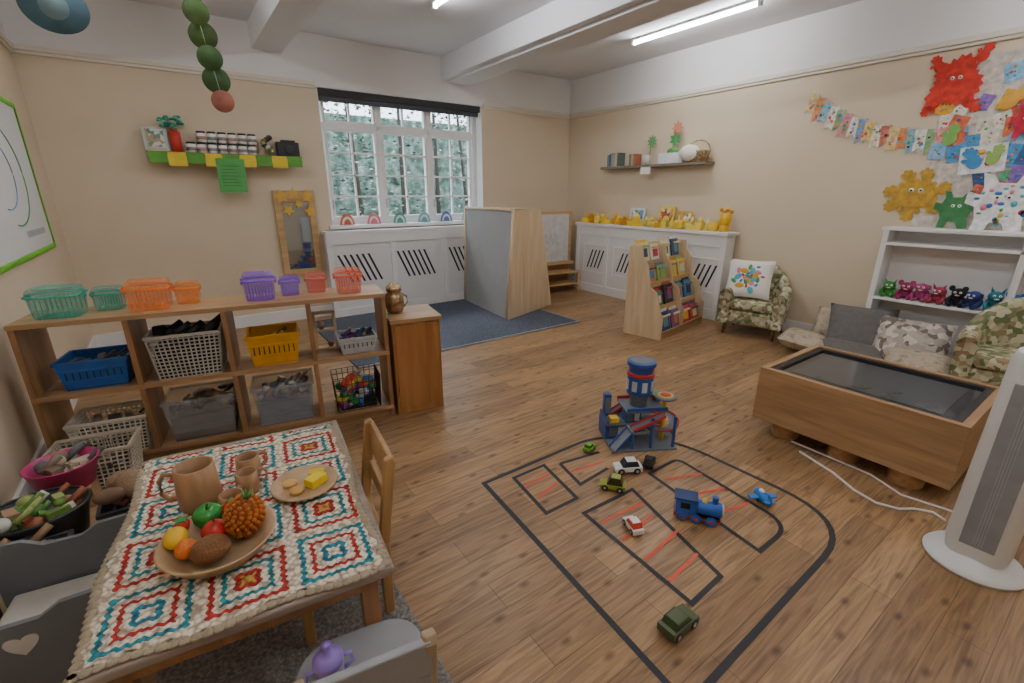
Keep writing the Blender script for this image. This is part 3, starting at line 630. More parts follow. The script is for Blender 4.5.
# ---------- hanging chain & drop
b=B()
cc=["#4a8a4a","#5a9a50","#5a7a3f","#4f6a34","#456a38","#3f5f34","#a86a5a"]
for i in range(7):
    x=.255+.012*i; z=2.42-i*.096; r=.056+.006*(i%2)
    if i==6: r=.052
    b.lathe([(r,-.002),(r,.002)],M(cc[i],.7,.3,10),T=Matrix.Translation((x,3.0+.006*(i%2),z))@Matrix.Rotation(-.15+.05*(i%3),4,'Z')@Matrix.Rotation(PI/2,4,'X'),seg=28)
b.cyl((.255,3.005,2.42),(.255,3.005,ZC),.0015,M("#cccccc"),seg=6); b.cyl((.255,3.005,2.42),(.33,3.005,1.83),.002,M("#cccccc"),seg=6); b.done("hanging_paper_caterpillar")
b=B(); b.lathe([(.1,-.003),(.1,.003)],M("#4a6f80",.6,.2,8),T=Matrix.Translation((-.24,3.0,2.15))@Matrix.Rotation(PI/2,4,'X'),seg=30,sx=1.15); b.lathe([(.05,-.001),(.05,.001)],M("#7a98a0"),T=Matrix.Translation((-.24,2.994,2.15))@Matrix.Rotation(PI/2,4,'X'),seg=20)
b.cyl((-.24,3,2.25),(-.24,3,ZC),.0015,M("#cccccc"),seg=6); b.done("hanging_paper_disc")
# ---------- sand table
b=B(); x0,x1,y0,y1=2.68,3.42,.30,1.22; zz0,zz1=.10,.42; wt=wood("#93704c","#b28f66",(14,1.2,14)); wt2=wood("#93704c","#b28f66",(1.2,14,14))
b.bb((x0,y0,zz0),(x0+.035,y1,zz1),wt); b.bb((x1-.035,y0,zz0),(x1,y1,zz1),wt); b.bb((x0+.035,y0,zz0),(x1-.035,y0+.035,zz1),wt2); b.bb((x0+.035,y1-.035,zz0),(x1-.035,y1,zz1),wt2); b.bb((x0+.03,y0+.03,zz0),(x1-.03,y1-.03,zz0+.02),wt2)
b.bb((x0+.035,y0+.035,zz1-.05),(x1-.035,y1-.035,zz1-.02),M("#2b2c2e",.12,.05,name="tray_dark")); 
b.bb((x0+.035,y0+.035,zz1-.03),(x0+.07,y1-.035,zz1-.008),black); b.bb((x1-.07,y0+.035,zz1-.03),(x1-.035,y1-.035,zz1-.008),black); b.bb((x0+.07,y0+.035,zz1-.03),(x1-.07,y0+.07,zz1-.008),black); b.bb((x0+.07,y1-.07,zz1-.03),(x1-.07,y1-.035,zz1-.008),black)
b.bb((x0+.12,y0+.12,zz1-.02),(x1-.12,y1-.12,zz1-.018),M("#4a4d4f",.15,.1,name="tray_glass"))
for x in(x0+.12,x1-.12):
    for y in(y0+.18,(y0+y1)/2,y1-.15): b.lathe([(.07,0),(.075,.02),(.075,.08),(.07,.10)],wood("#9c7448","#bb9060"),c=(x,y,0),seg=20)
b.done("sand_table",bevel=.003)
# ---------- tower heater
b=B(); wp=M("#dededc",.35,.01); gp=M("#a8aaae",.5)
b.lathe([(.15,0),(.155,.012),(.14,.03),(.10,.045),(.085,.06)],wp,seg=40)
def sec(w,d,z,n=32): return [(w*math.copysign(abs(math.cos(a))**.7,math.cos(a)),d*math.copysign(abs(math.sin(a))**.7,math.sin(a)),z) for a in [2*PI*i/n for i in range(n)]]
vs=[];fs=[]; pr=[(.09,.085,.05),(.098,.09,.1),(.092,.085,.5),(.085,.08,.84),(.075,.07,.875),(.03,.03,.88)]
for w,d,z in pr: vs+=sec(w,d,z)
for i in range(len(pr)-1):
    for k in range(32): fs.append((i*32+k,i*32+(k+1)%32,(i+1)*32+(k+1)%32,(i+1)*32+k))
fs.append(tuple(range((len(pr)-1)*32,len(pr)*32))); b.add(vs,fs,wp,True)
for i in range(12): b.box((-.044+i*.008,-.084+.003*abs(i-5.5)*.4,.44),(.003,.010,.64),gp,rx=-.010)
b.box((0,-.082,.44),(.10,.010,.66),M("#8c8e92",.6),rx=-.010); b.bb((-.03,-.092,.82),(.03,-.06,.85),gp)
b.done("tower_heater",(2.36,.14,0),math.radians(-88),.001)
b=B(); b.tube([(2.66,.92,.006),(2.58,.72,.006),(2.50,.60,.006),(2.47,.50,.006),(2.50,.42,.006),(2.56,.38,.006),(2.60,.32,.006),(2.57,.27,.006)],.006,gloss); b.tube([(2.74,1.0,.006),(2.72,.6,.006),(2.64,.45,.006),(2.72,.1,.006),(2.8,-.3,.006),(2.6,-.6,.006)],.005,gloss); b.done("power_cable")
b=B(); b.bb((-.06,-.03,0),(.06,.03,.045),gloss); b.bb((-.045,-.02,.045),(.045,.02,.05),dark); b.done("power_adapter",(2.76,.2,0),.5,.004)
# ---------- tape road
def strip(b,pts,w,m,z=.0015,closed=False):
    P=[Vector((p[0],p[1])) for p in pts]; n=len(P)
    L=[];R=[]
    for i in range(n):
        a=P[(i-1)%n] if (closed or i>0) else P[i]; c=P[(i+1)%n] if (closed or i<n-1) else P[i]
        d1=(P[i]-a); d2=(c-P[i]); d1=d1.normalized() if d1.length>0 else d2.normalized(); d2=d2.normalized() if d2.length>0 else d1
        t=(d1+d2).normalized(); nr=Vector((-t.y,t.x)); k=1/max(.5,nr.dot(Vector((-d1.y,d1.x)))); L.append(P[i]+nr*w/2*k); R.append(P[i]-nr*w/2*k)
    vs=[(p.x,p.y,z) for p in L]+[(p.x,p.y,z) for p in R]; m2=n if closed else n-1
    b.add(vs,[(i,n+i,n+(i+1)%n,(i+1)%n) for i in range(m2)],m)
def rr_(pts,rads,n=8):
    out=[];k=len(pts)
    for i in range(k):
        p=Vector(pts[i]);a=Vector(pts[i-1]);c=Vector(pts[(i+1)%k]);r=rads[i]
        if r==0: out.append(tuple(p)); continue
        s=p+(a-p).normalized()*r; e=p+(c-p).normalized()*r
        for j in range(n+1):
            t=j/n; out.append(tuple(s*(1-t)**2+p*2*t*(1-t)+e*t*t))
    return out
b=B(); bt=M("#26262a",.6,.05); ot=M("#d8543c",.6,.1)
strip(b,rr_([(1.05,1.71),(1.8,1.72),(2.2,1.5),(2.23,.5),(.955,.47)],[0,.1,.3,.33,0]),.024,bt,closed=True)
strip(b,[(1.20,1.66),(1.16,1.35),(1.35,1.35),(1.40,1.66)],.02,bt,.0017,closed=True)
strip(b,[(1.48,1.62),(1.44,1.42),(1.66,1.44)],.02,bt,.0017); strip(b,[(1.48,1.62),(1.74,1.58)],.02,bt,.0019)
strip(b,[(1.30,1.25),(1.27,.67),(1.47,.68),(1.62,1.24)],.02,bt,.0017,closed=True)
strip(b,rr_([(1.80,1.28),(1.72,.66),(1.98,.66),(2.04,1.28)],[0,0,.12,.05]),.02,bt,.0017,closed=True)
for p in([(1.2,1.57),(1.37,1.58)],[(1.2,1.46),(1.36,1.5)],[(1.32,1.16),(1.58,1.14)],[(1.31,1.03),(1.55,1.06)],[(1.30,.9),(1.55,.93)],[(1.29,.78),(1.5,.80)],[(1.82,1.2),(2.02,1.12)],[(1.8,1.05),(2.0,.98)],[(1.76,.9),(1.99,.85)],[(1.47,1.53),(1.68,1.5)]): strip(b,p,.014,ot,.0025)
b.done("floor_tape_road")
# ---------- garage toy
b=B(); bl=M("#2a4f96",.4); rd=M("#b8322e",.4); gy=M("#6a727c",.5); yl=M("#d8b02a",.4); gn=M("#3a8a5a",.4)
b.bb((-.20,-.14,0),(.18,.14,.012),gy)
b.bb((-.20,.0,.012),(-.06,.14,.11),bl); b.bb((-.18,-.003,.03),(-.13,.0,.09),gy); b.bb((-.125,-.003,.03),(-.075,.0,.09),M("#c8ccd0"))
def ramp(p0,p1,w,m,side):
    p0=Vector(p0);p1=Vector(p1); d=(p1-p0); nrm=Vector((-d.y,d.x,0)).normalized()*w/2; up=Vector((0,0,.006))
    vs=[tuple(q) for q in (p0-nrm,p0+nrm,p1+nrm,p1-nrm,p0-nrm+up,p0+nrm+up,p1+nrm+up,p1-nrm+up)]
    F=[(3,2,1,0),(4,5,6,7),(0,1,5,4),(1,2,6,5),(2,3,7,6),(3,0,4,7)]; b.add(vs,F,m)
    for sg in(-1,1):
        o=nrm*sg; q=nrm.normalized()*.003; h=Vector((0,0,.018))
        b.add([tuple(v) for v in (p0+o-q,p0+o+q,p1+o+q,p1+o-q,p0+o-q+h,p0+o+q+h,p1+o+q+h,p1+o-q+h)],F,side)
ramp((-.19,-.12,.012),(-.06,-.06,.11),.06,gy,bl); ramp((-.08,-.10,.12),(.10,-.10,.20),.055,gy,rd); ramp((-.16,.10,.115),(-.02,.10,.21),.05,gy,rd)
for x,y in((.03,-.12),(.16,-.12),(.16,.12),(.03,.12),(-.08,-.12)): b.bb((x-.007,y-.007,.012),(x+.007,y+.007,.2 if x>0 else .11),bl)
b.bb((-.20,-.03,.11),(.12,.13,.122),gy); b.bb((-.09,-.13,.108),(.0,-.03,.12),gy); b.bb((-.10,-.06,.2),(.14,.13,.212),gy); b.bb((-.10,-.06,.212),(.14,-.053,.232),bl); b.bb((-.10,.123,.212),(.14,.13,.232),rd)
b.bb((-.20,-.03,.122),(-.193,.13,.15),bl); b.bb((-.20,.123,.122),(.12,.13,.145),rd)
b.bb((-.09,-.02,.122),(-.0,.06,.2),bl); b.bb((-.085,-.024,.135),(-.05,-.02,.19),gy); b.bb((-.04,-.024,.135),(-.01,-.02,.19),M("#c8ccd0"))
b.bb((-.19,.08,.122),(-.15,.12,.26),bl); b.bb((-.185,.076,.14),(-.155,.08,.24),gy)
T_=Matrix.Translation((.0,.04,0))
b.lathe([(.05,.21),(.05,.27),(.062,.275),(.062,.29)],gy,T=T_); b.lathe([(.074,.29),(.074,.40)],bl,T=T_); b.lathe([(.079,.40),(.079,.42)],rd,T=T_); b.lathe([(.07,.42),(.07,.455),(.082,.46),(.082,.485)],bl,T=T_); b.lathe([(.064,.485),(.064,.489)],gy,T=T_)
for k in range(8):
    a=k*PI/4; b.box((.074*math.cos(a),.04+.074*math.sin(a),.345),(.006,.03,.06),M("#b6bdc6",.3),rz=a)
n=48; vs=[];fs=[]
for i in range(n+1):
    a=2*PI*1.6*i/n; z=.02+.19*i/n
    for r in(.035,.085): vs.append((.13+r*math.cos(a),-.03+r*math.sin(a),z))
for i in range(n): fs.append((2*i,2*i+1,2*i+3,2*i+2))
b.add(vs,fs,gy,True)
b.tube([(.13+.087*math.cos(2*PI*1.6*i/n),-.03+.087*math.sin(2*PI*1.6*i/n),.027+.19*i/n) for i in range(n+1)],.006,rd,6)
b.cyl((.13,-.03,.0),(.13,-.03,.29),.014,yl); b.lathe([(.06,0),(.065,.006),(.06,.014)],gy,c=(.13,-.03,.28)); b.lathe([(.045,0),(.045,.004)],yl,c=(.13,-.03,.294)); b.lathe([(.03,0),(.03,.003)],rd,c=(.13,-.03,.298))
b.cyl((.12,.09,.21),(.12,.09,.25),.012,rd); b.lathe([(.04,0),(.04,.01)],gn,c=(.12,.09,.25))
b.bb((-.18,-.02,.125),(-.13,.03,.155),yl)
b.done("toy_garage",(2.03,1.55,0),math.radians(-30),.0015)
# ---------- toy cars
def car(name,x,y,rz,L,col,col2,h=.45,z=0.003):
    b=B(); w=L*.48; T=Matrix.Rotation(PI/2,4,'X')
    b.prism([(-L/2,L*.1),(L/2,L*.1),(L/2,L*.24),(L*.28,L*.28),(-L/2,L*.30)],w,M(col,.3),Matrix.Translation((0,w/2,0))@T)
    b.prism([(-L*.4,L*.28),(L*.25,L*.28),(L*.1,L*h),(-L*.3,L*h)],w*.86,M(col2,.25),Matrix.Translation((0,w*.43,0))@T)
    b.bb((-L*.28,-w*.35,L*h),(L*.09,w*.35,L*h+.003),M(col,.3))
    for sx in(-.3,.3):
        for sy in(-1,1): b.cyl((sx*L,sy*w*.42,L*.13),(sx*L,sy*w*.54,L*.13),L*.13,black,seg=14); b.cyl((sx*L,sy*w*.53,L*.13),(sx*L,sy*w*.555,L*.13),L*.06,M("#b8b8b8",.3),seg=10)
    for sy in(-.3,.3): b.sph((L/2,sy*w,L*.2),L*.03,M("#f4e8a0"),8)
    b.done(name,(x,y,z),rz,.0012)
car("toy_car",1.71,1.63,.3,.085,"#6cb52c","#3a6a2a"); car("toy_tractor",1.545,1.30,2.2,.12,"#8f9a2c","#3a3a2a",.6); car("toy_police_car",1.72,1.36,2.6,.14,"#e8e8e6","#303846",.5)
car("toy_car",1.86,1.33,.5,.11,"#25282c","#101214"); car("toy_car",1.40,1.05,1.2,.105,"#e8e4dc","#c8402c",.5); car("toy_truck",1.145,.64,0.0,.14,"#4f5a3a","#3c4a2a",.42)
b=B(); tb=M("#2560b8",.35)
b.bb((-.095,-.03,.02),(.10,.03,.035),rd); b.cyl((-.0,0,.068),(.10,0,.068),.032,tb); b.cyl((.10,0,.068),(.108,0,.068),.029,M("#b8b8b8",.4)); b.bb((-.09,-.034,.035),(-.005,.034,.108),tb); b.bb((-.098,-.038,.108),(.0,.038,.116),M("#1f3a6a")); b.cyl((.07,0,.095),(.07,0,.132),.011,tb,.014); b.sph((.03,0,.10),.013,yl,10)
b.bb((-.07,-.0355,.065),(-.03,.0355,.095),black); b.bb((.0,-.033,.03),(.095,.033,.036),black)
for x in(-.06,0,.06):
    for s in(-1,1): b.cyl((x,s*.028,.022),(x,s*.036,.022),.022,tb,seg=14); b.cyl((x,s*.036,.022),(x,s*.038,.022),.009,rd,seg=10)
b.done("toy_train",(1.68,.93,.003),math.radians(-55),.002)
b=B(); c3=M("#2f7fd0",.35); b.sph((0,0,.025),(.065,.024,.024),c3); b.bb((-.012,-.065,.022),(.018,.065,.028),c3); b.bb((-.065,-.025,.03),(-.045,.025,.034),c3); b.bb((-.065,-.003,.03),(-.04,.003,.065),c3); b.sph((.012,0,.044),(.018,.012,.012),M("#e8e8e8"));
for s in(-1,1): b.cyl((.0,s*.02,.008),(.0,s*.026,.008),.008,black)
b.bb((-.002,-.024,.006),(.002,.024,.022),black)
b.done("toy_plane",(2.05,.82,.003),1.0,.001)

# ---------- play table
TC=(.045,1.44); TR=math.radians(-7); e=empty("play_table",(*TC,0),TR); w,l=.64,.92
lw=wood("#8c6440","#ac8054",(14,14,1.2))
b=B(); b.bb((-w/2,-l/2,.465),(w/2,l/2,.49),greyw); b.done("top",parent=e,bevel=.006)
b=B(); b.bb((-w/2+.04,-l/2+.04,.41),(w/2-.04,-l/2+.06,.465),lw); b.bb((-w/2+.04,l/2-.06,.41),(w/2-.04,l/2-.04,.465),lw); b.bb((-w/2+.04,-l/2+.06,.41),(-w/2+.06,l/2-.06,.465),lw); b.bb((w/2-.06,-l/2+.06,.41),(w/2-.04,l/2-.06,.465),lw); b.done("apron",parent=e)
b=B()
for x in(-w/2+.06,w/2-.06):
    for y in(-l/2+.06,l/2-.06): b.box((x,y,.2325+.007),(.045,.045,.451),lw)
b.done("legs",parent=e,bevel=.004)
def blanketmat():
    m,nt,bs=base("crochet_granny_squares"); L=nt.links.new
    tc=N(nt,"ShaderNodeTexCoord"); nz=N(nt,"ShaderNodeTexNoise"); nz.inputs["Scale"].default_value=12; L(tc.outputs["Object"],nz.inputs["Vector"])
    va=N(nt,"ShaderNodeVectorMath",operation='MULTIPLY_ADD'); L(nz.outputs["Color"],va.inputs[0]); va.inputs[1].default_value=(.012,.012,0); L(tc.outputs["Object"],va.inputs[2])
    sp=N(nt,"ShaderNodeSeparateXYZ"); L(va.outputs[0],sp.inputs[0])
    def mth(op,a,bv=None):
        n=N(nt,"ShaderNodeMath",operation=op)
        for i,q in enumerate((a,bv)):
            if q is None: continue
            if hasattr(q,'links'): L(q,n.inputs[i])
            else: n.inputs[i].default_value=q
        return n.outputs[0]
    s=.2; ax=[];cells=[]
    for k,of in((0,.5+10),(1,.15+10)):
        q=mth('ADD',mth('DIVIDE',sp.outputs[k],s),of); cells.append(mth('FLOOR',q)); ax.append(mth('ABSOLUTE',mth('SUBTRACT',mth('FRACT',q),.5)))
    d=mth('MULTIPLY',mth('MAXIMUM',ax[0],ax[1]),2.0)
    mn=mth('MULTIPLY',mth('MINIMUM',ax[0],ax[1]),2.0)
    st=mth('MULTIPLY',mth('SINE',mth('MULTIPLY',mn,30.0)),.028)
    d2=mth('ADD',d,st)
    par=mth('FRACT',mth('MULTIPLY',mth('ADD',cells[0],cells[1]),.5))
    ramps=[]
    for cols in(["#c8a04a","#b02a24","#ece2cc","#2a8f98","#ece2cc","#b83028","#ece0c8"],["#efe5d0","#2a87a0","#ece2cc","#b8342a","#efe5d2","#2a8f9c","#ece0c8"]):
        cr=N(nt,"ShaderNodeValToRGB"); cr.color_ramp.interpolation='CONSTANT'; el=cr.color_ramp.elements
        while len(el)<7: el.new(.5)
        for i,c in enumerate(cols): el[i].position=[0,.16,.30,.46,.57,.72,.84][i]; el[i].color=(*hx(c),1)
        L(d2,cr.inputs[0]); ramps.append(cr.outputs[0])
    mx=N(nt,"ShaderNodeMix",data_type='RGBA'); L(mth('GREATER_THAN',par,.25),mx.inputs[0]); L(ramps[0],mx.inputs[6]); L(ramps[1],mx.inputs[7])
    vo=N(nt,"ShaderNodeTexVoronoi"); vo.inputs["Scale"].default_value=66; L(tc.outputs["Object"],vo.inputs["Vector"])
    cr=N(nt,"ShaderNodeValToRGB"); cr.color_ramp.elements[0].position=.35; cr.color_ramp.elements[1].position=.75; cr.color_ramp.elements[0].color=(1,1,1,1); cr.color_ramp.elements[1].color=(.36,.3,.26,1); L(vo.outputs["Distance"],cr.inputs[0])
    m3=N(nt,"ShaderNodeMix",data_type='RGBA',blend_type='MULTIPLY'); m3.inputs[0].default_value=.85; L(mx.outputs[2],m3.inputs[6]); L(cr.outputs[0],m3.inputs[7])
    L(m3.outputs[2],bs.inputs["Base Color"]); bs.inputs["Roughness"].default_value=.95
    bp=N(nt,"ShaderNodeBump"); bp.invert=True; bp.inputs["Strength"].default_value=1; bp.inputs["Distance"].default_value=.008; L(vo.outputs["Distance"],bp.inputs["Height"]); L(bp.outputs[0],bs.inputs["Normal"])
    return m
b=B(); nx,ny=72,96; bw_,bl_=.60,.86; vs=[];fs=[]
for lay in(0,1):
    for j in range(ny+1):
        for i in range(nx+1):
            x=-1+2*i/nx; y=-1+2*j/ny
            sx=.007*math.sin(j*.8) if i in(0,nx) else 0; sy=.007*math.sin(i*.8) if j in(0,ny) else 0
            z=.0075+.003*math.sin(x*7+y*3)*math.sin(y*9)+.0015*math.sin(i*1.4)*math.sin(j*1.4)
            vs.append((x*bw_/2+sx+.008*math.sin(y*5)-.012,y*bl_/2+sy+.008*math.sin(x*6)-.01,z if lay==0 else .0005))
k=(nx+1)*(ny+1)
for j in range(ny):
    for i in range(nx):
        a=j*(nx+1)+i; fs.append((a,a+1,a+nx+2,a+nx+1)); fs.append((k+a,k+a+nx+1,k+a+nx+2,k+a+1))
for j in range(ny):
    a=j*(nx+1); fs.append((a,a+nx+1,k+a+nx+1,k+a)); a+=nx; fs.append((a,k+a,k+a+nx+1,a+nx+1))
for i in range(nx):
    fs.append((i,k+i,k+i+1,i+1)); a=ny*(nx+1)+i; fs.append((a,a+1,k+a+1,k+a))
b.add(vs,fs,blanketmat(),True)
fm=M("#b0a086",.95,.15,60,.6)
def sc(x,y): b.lathe([(.010,0),(.0135,.003),(.010,.006)],fm,c=(x,y,.001),seg=8)
for i in range(30):
    x=-.30+.6*i/29; sc(x-.012,-.447+.008*math.sin(6*(x/.3))); sc(x-.012,.425+.008*math.sin(6*(x/.3)))
for i in range(42):
    y=-.43+.86*i/41; sc(-.318+.008*math.sin(5*y/.43),y-.01); sc(.294+.008*math.sin(5*y/.43),y-.01)
b.done("crochet_blanket",(*TC,.49),TR)
zT=.5
wm=wood("#8f6a46","#b28a62",(10,10,3),.5)
def mug(name,x,y,r,h,ha):
    b=B(); b.lathe([(r*.85,0),(r,.008),(r*1.0,h*.5),(r*.92,h),(r*.80,h),(r*.85,h*.5),(r*.8,.012),(.0005,.012)],wm,seg=32)
    c,s=math.cos(ha),math.sin(ha)
    b.tube([(c*(r*.95+u),s*(r*.95+u),z) for u,z in((-.003,h*.82),(r*.5,h*.86),(r*.75,h*.7),(r*.75,h*.4),(r*.5,h*.25),(-.003,h*.28))],r*.13,wm)
    b.done(name,(x,y,zT))
mug("wooden_jug",-.075,1.51,.056,.135,math.radians(160)); mug("wooden_mug",.065,1.60,.037,.07,math.radians(20)); mug("wooden_mug",.05,1.50,.033,.07,math.radians(10)); mug("wooden_mug",-.0,1.415,.034,.06,math.radians(60))
b=B(); wk2=wood("#a08058","#c4a680",(8,8,8)); b.lathe([(.05,0),(.085,.006),(.10,.016),(.098,.02),(.083,.011),(.0005,.008)],wk2,seg=40); b.done("wooden_plate",(.20,1.42,zT))
b=B(); b.box((.03,-.02,.025),(.06,.04,.028),M("#e8cc20",.5),rz=.5); b.box((.04,.01,.025),(.045,.03,.028),M("#e0c018",.5),rz=-.4); b.lathe([(.022,0),(.022,.01)],M("#d8a860",.7),c=(-.04,.02,.011)); b.lathe([(.022,0),(.022,.01)],M("#c89850",.7),c=(-.03,-.03,.011)); b.done("toy_cheese_and_biscuits",(.20,1.42,zT),0,.003)
BC=(-.045,1.255)
b=B(); b.lathe([(.07,0),(.11,.012),(.134,.045),(.137,.05),(.131,.05),(.102,.02),(.0005,.012)],wk2,seg=48); b.done("wooden_bowl",(*BC,zT))
def fruit(name,dx,dy,z,parts):
    b=B(); parts(b); return b.done(name,(BC[0]+dx,BC[1]+dy,zT+z))
def pine(b):
    m=M("#b8681c",.6,.2,20); R=Matrix.Rotation(math.radians(12),4,'Y')@Matrix.Rotation(math.radians(10),4,'X')
    b.sph((0,0,0),(.045,.045,.058),M("#8a4414",.7),20,rot=R)
    for i in range(14):
        t=PI*(i+.7)/15; rr0=.0455*math.sin(t); n=max(4,int(17*math.sin(t)))
        for k in range(n):
            a=2*PI*(k+.5*(i%2))/n; p=R@Vector((rr0*math.cos(a),rr0*math.sin(a),-.058*math.cos(t))); b.sph(tuple(p),(.0062,.0062,.0062),m,6)
    for k in range(10):
        a=k*2.4; p=R@Vector((0,0,.05)); q=R@Vector((.014*math.cos(a),.014*math.sin(a),.078)); b.cyl(tuple(p),tuple(q),.006,M("#5a7a3a"),.001,6)
fruit("toy_pineapple",.065,-.0,.08,pine)
fruit("toy_green_pepper",-.015,.085,.06,lambda b:(b.lathe([(.001,-.03),(.02,-.032),(.033,-.01),(.034,.01),(.025,.026),(.005,.022)],M("#2f8f3a",.2),fn=lambda a:1+.1*math.cos(4*a)),b.cyl((0,0,.02),(.004,0,.038),.004,M("#4a6a2a"))))
fruit("toy_tomato",.045,.08,.06,lambda b:(b.sph((0,0,0),(.03,.03,.027),M("#c42a20",.25)),b.prism(starpoly(0,0,.018),.002,M("#2f7a3a"),Matrix.Translation((0,0,.026)))))
fruit("toy_red_apple",-.005,.01,.056,lambda b:(b.sph((0,0,0),(.032,.032,.03),M("#b82218",.25,.4,20)),b.cyl((0,0,.025),(.003,0,.042),.002,M("#4a3020"))))
fruit("toy_lemon",-.09,.04,.055,lambda b:(b.sph((0,0,0),(.028,.034,.026),M("#e0b420",.4)),b.sph((0,.034,0),(.007,.01,.007),M("#e0b420",.4))))
fruit("toy_orange",-.07,-.015,.05,lambda b:b.sph((0,0,0),(.026,.026,.025),M("#d8701c",.5,.1,20,.4)))
fruit("toy_potato",-.02,-.06,.058,lambda b:b.sph((0,0,0),(.044,.036,.033),M("#7a5230",.8,.25,18,.5)))
fruit("toy_strawberry",-.075,.09,.052,lambda b:(b.lathe([(.001,-.024),(.014,-.01),(.019,.008),(.01,.018),(.001,.018)],M("#c8281e",.4)),b.prism(starpoly(0,0,.02),.003,M("#2f8a3a"),Matrix.Translation((0,0,.018)))))
# ---------- chairs
def chair(name,loc,rz,m,seat=.29,top=.6,w=.3,d=.3,rail=True,ms=None,rnd=False):
    b=B(); ms=ms or m
    if rnd:
        b.prism(rr_([(-w/2-.02,-d/2-.02),(w/2+.02,-d/2-.02),(w/2,d/2),(-w/2,d/2)],[.12,.12,.03,.03]),.02,ms,Matrix.Translation((0,0,seat-.02)))
    else: b.bb((-w/2,-d/2,seat-.018),(w/2,d/2,seat),ms)
    for x in(-w/2+.018,w/2-.018): 
        b.box((x*(.8 if rnd else 1),-d/2+.03,(seat-.018)/2),(.032,.032,seat-.018),m)
        poly=[(d/2-.035,0),(d/2-.0,0),(d/2+.005,seat),(d/2+.045,top-.02),(d/2+.035,top),(d/2+.012,top-.01),(d/2-.03,seat)]
        b.prism(poly,.028,m,Matrix.Translation((x-.014,0,0))@S)
    b.box((0,-d/2+.03,seat-.05),(w-.07,.018,.045),m); b.box((0,d/2-.02,seat-.05),(w-.05,.018,.045),m); 
    for x in(-w/2+.018,w/2-.018): b.box((x*(.9 if rnd else 1),0,seat-.05),(.018,d-.08,.045),m)
    for (za,zb_) in((top-.11,top-.01),(seat+.1,seat+.15)):
        y=d/2+.003+.035*((za+zb_)/2-seat)/(top-seat); b.box((0,y,(za+zb_)/2),(w-.03,.018,zb_-za),ms,rx=-.11)
    b.done(name,loc,rz,.005)
cw=wood("#96703f","#b28a58",(14,14,1.4))
chair("wooden_chair",(.265,1.42,.014),math.radians(-97),cw,.29,.60,.32,.3)
gc=M("#949496",.5,.04,10,name="grey_paint")
chair("grey_chair",(.18,.845,.014),math.radians(170),wood("#9a8468","#b09a7c",(14,14,1.5)),.29,.55,.28,.26,ms=gc,rnd=True)
b=B(); b.lathe([(.026,0),(.03,.006),(.032,.05),(.03,.06)],M("#b9a6dc",.3,alpha=.85)); b.lathe([(.033,.058),(.034,.075),(.02,.085),(.01,.09),(.009,.11),(.012,.113),(.001,.116)],M("#9a7fd0",.35)); 
for s in(-1,1): b.tube([(s*.03,0,.06),(s*.05,0,.055),(s*.052,0,.03),(s*.032,0,.018)],.005,M("#9a7fd0",.35))
b.done("sippy_cup",(.115,.89,.305))
# ---------- doll cot
e=empty("dolls_cot",(-.50,1.695,0),math.radians(-8)); cg=M("#707275",.5,.04,name="cot_grey")
def panel(b,y,h0,h1,heart):
    w=.19; pts=[(-w,h0),(-w+.03,h0),(-w+.045,h0+.03),(w-.045,h0+.03),(w-.03,h0),(w,h0),(w,h1-.03),(w-.02,h1),(w*.5,h1-.005),(w*.25,h1-.035),(-w*.25,h1-.035),(-w*.5,h1-.005),(-w+.02,h1),(-w,h1-.03)]
    b.prism(pts,.016,cg,BW(y))
    if heart:
        hp=[(.036*math.sin(t)**3, .030*math.cos(t)-.011*math.cos(2*t)-.005*math.cos(3*t)+h1-.10) for t in [2*PI*i/32 for i in range(32)]]
        b.prism(hp,.002,M("#d0ccc4",.6),BW(y-.0165))
b=B(); panel(b,-.165,0,.35,True); panel(b,.19,0,.35,False)
for s in(-1,1):
    b.bb((s*.17-.01,-.165,.28),(s*.17+.01,.174,.30),birchx); b.bb((s*.17-.01,-.165,.10),(s*.17+.01,.174,.12),birchx)
    for i in range(6): b.cyl((s*.17,-.13+i*.054,.12),(s*.17,-.13+i*.054,.28),.006,birch,seg=8)
b.done("frame",parent=e,bevel=.002)
b=B(); b.bb((-.155,-.16,.11),(.155,.17,.125),birch); b.bb((-.15,-.155,.125),(.15,.168,.165),M("#d6d2ca",.9,.04,10,.3)); b.done("mattress",parent=e,bevel=.01)
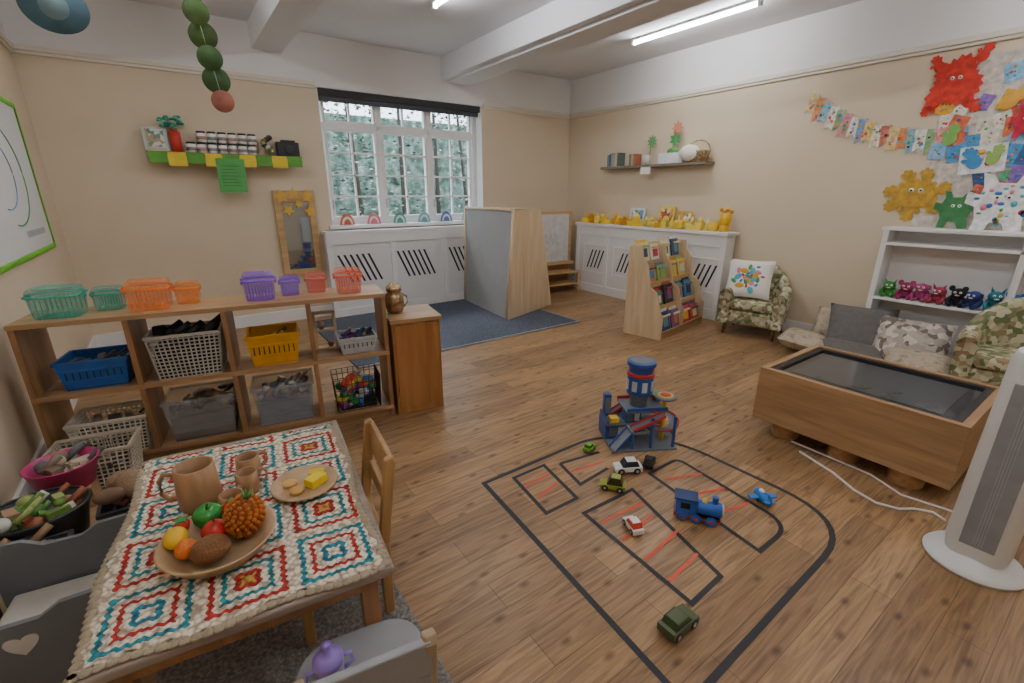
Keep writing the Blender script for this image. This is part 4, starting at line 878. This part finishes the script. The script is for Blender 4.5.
# ---------- baskets behind cot
b=B(); kd=M("#3b3d40",.5)
b.lathe([(.13,0),(.155,.12),(.16,.125),(.152,.125),(.12,.01),(.0005,.01)],kd,seg=36,sx=1.0,sy=.85); b.T=Matrix.Translation((0,0,.05)); clutter(b,.22,.18,.0,.09,60,["#3f8a3a","#5a8a41","#98a860","#d8d4c8","#8a4a2a","#a8886a","#6a8a3a","#4a4a4a"],.036)
b.T=Matrix(); b.lathe([(.158,.123),(.164,.13),(.158,.136),(.152,.13),(.158,.123)],M("#2c2e30",.4),seg=36,sx=1,sy=.85,close=False)
b.done("play_food_basket",(-.60,2.18,.16))
b=B(); b.bb((-.16,-.13,0),(.16,.13,.16),oak); b.done("low_stool",(-.60,2.19,0),0,.004)
b=B(); b.lathe([(.09,0),(.12,.11),(.125,.115),(.117,.115),(.085,.01),(.0005,.01)],M("#b83a70",.4),seg=32); b.T=Matrix.Translation((0,0,.05)); clutter(b,.16,.16,0,.06,22,["#7a6a58","#c8b8a0","#5a5a5c"],.035); b.T=Matrix(); b.bb((-.08,-.08,-.2),(.08,.08,0),oak); b.done("pink_tub",(-.56,2.50,.2))
basket("black_toy_tray",-.30,2.13,.0,.22,.2,.27,"#34363a",cl=["#6a5a4a","#a8927a","#3a3a3c","#7a3a3a"],rz=0,world=True,fill=.9,tp=.92)
b=B(); cm=M("#94785e",.8,.2,20,.3); b.lathe([(.045,0),(.06,.03),(.055,.07),(.032,.09),(.027,.11),(.036,.12)],cm,seg=24,T=Matrix.Rotation(1.1,4,'Y')); b.sph((.0,.05,.02),(.05,.04,.035),cm); b.sph((-.03,-.05,.02),(.05,.03,.03),M("#7a604a",.8)); b.done("clay_pot",(-.34,2.12,.30))
basket("grey_toy_tray",-.62,1.985,.0,.26,.11,.24,"#3c3e42",cl=["#2c2e32","#8a6a4a","#5a5c60","#b8a080"],rz=0,world=True,fill=.9,tp=.95)

# ---------- camera, world
cam=bpy.data.cameras.new("camera"); cam.lens=462/1024*36; cam.sensor_width=36; cam.clip_start=.02
c=bpy.data.objects.new("camera",cam); bpy.context.collection.objects.link(c); c.location=(0,0,1.4)
c.rotation_euler=(math.radians(90)-math.atan(149/462),0,math.radians(-35.6)); bpy.context.scene.camera=c
w=bpy.data.worlds.new("world"); bpy.context.scene.world=w; w.use_nodes=True
bg=w.node_tree.nodes["Background"]; bg.inputs[0].default_value=(.76,.87,1,1); bg.inputs[1].default_value=5.0
s=bpy.data.lights.new("sun",'SUN'); s.energy=3; s.angle=.3; so=bpy.data.objects.new("sun",s); bpy.context.collection.objects.link(so); so.rotation_euler=(math.radians(35),math.radians(20),math.radians(160)); so.location=(2,9,6)
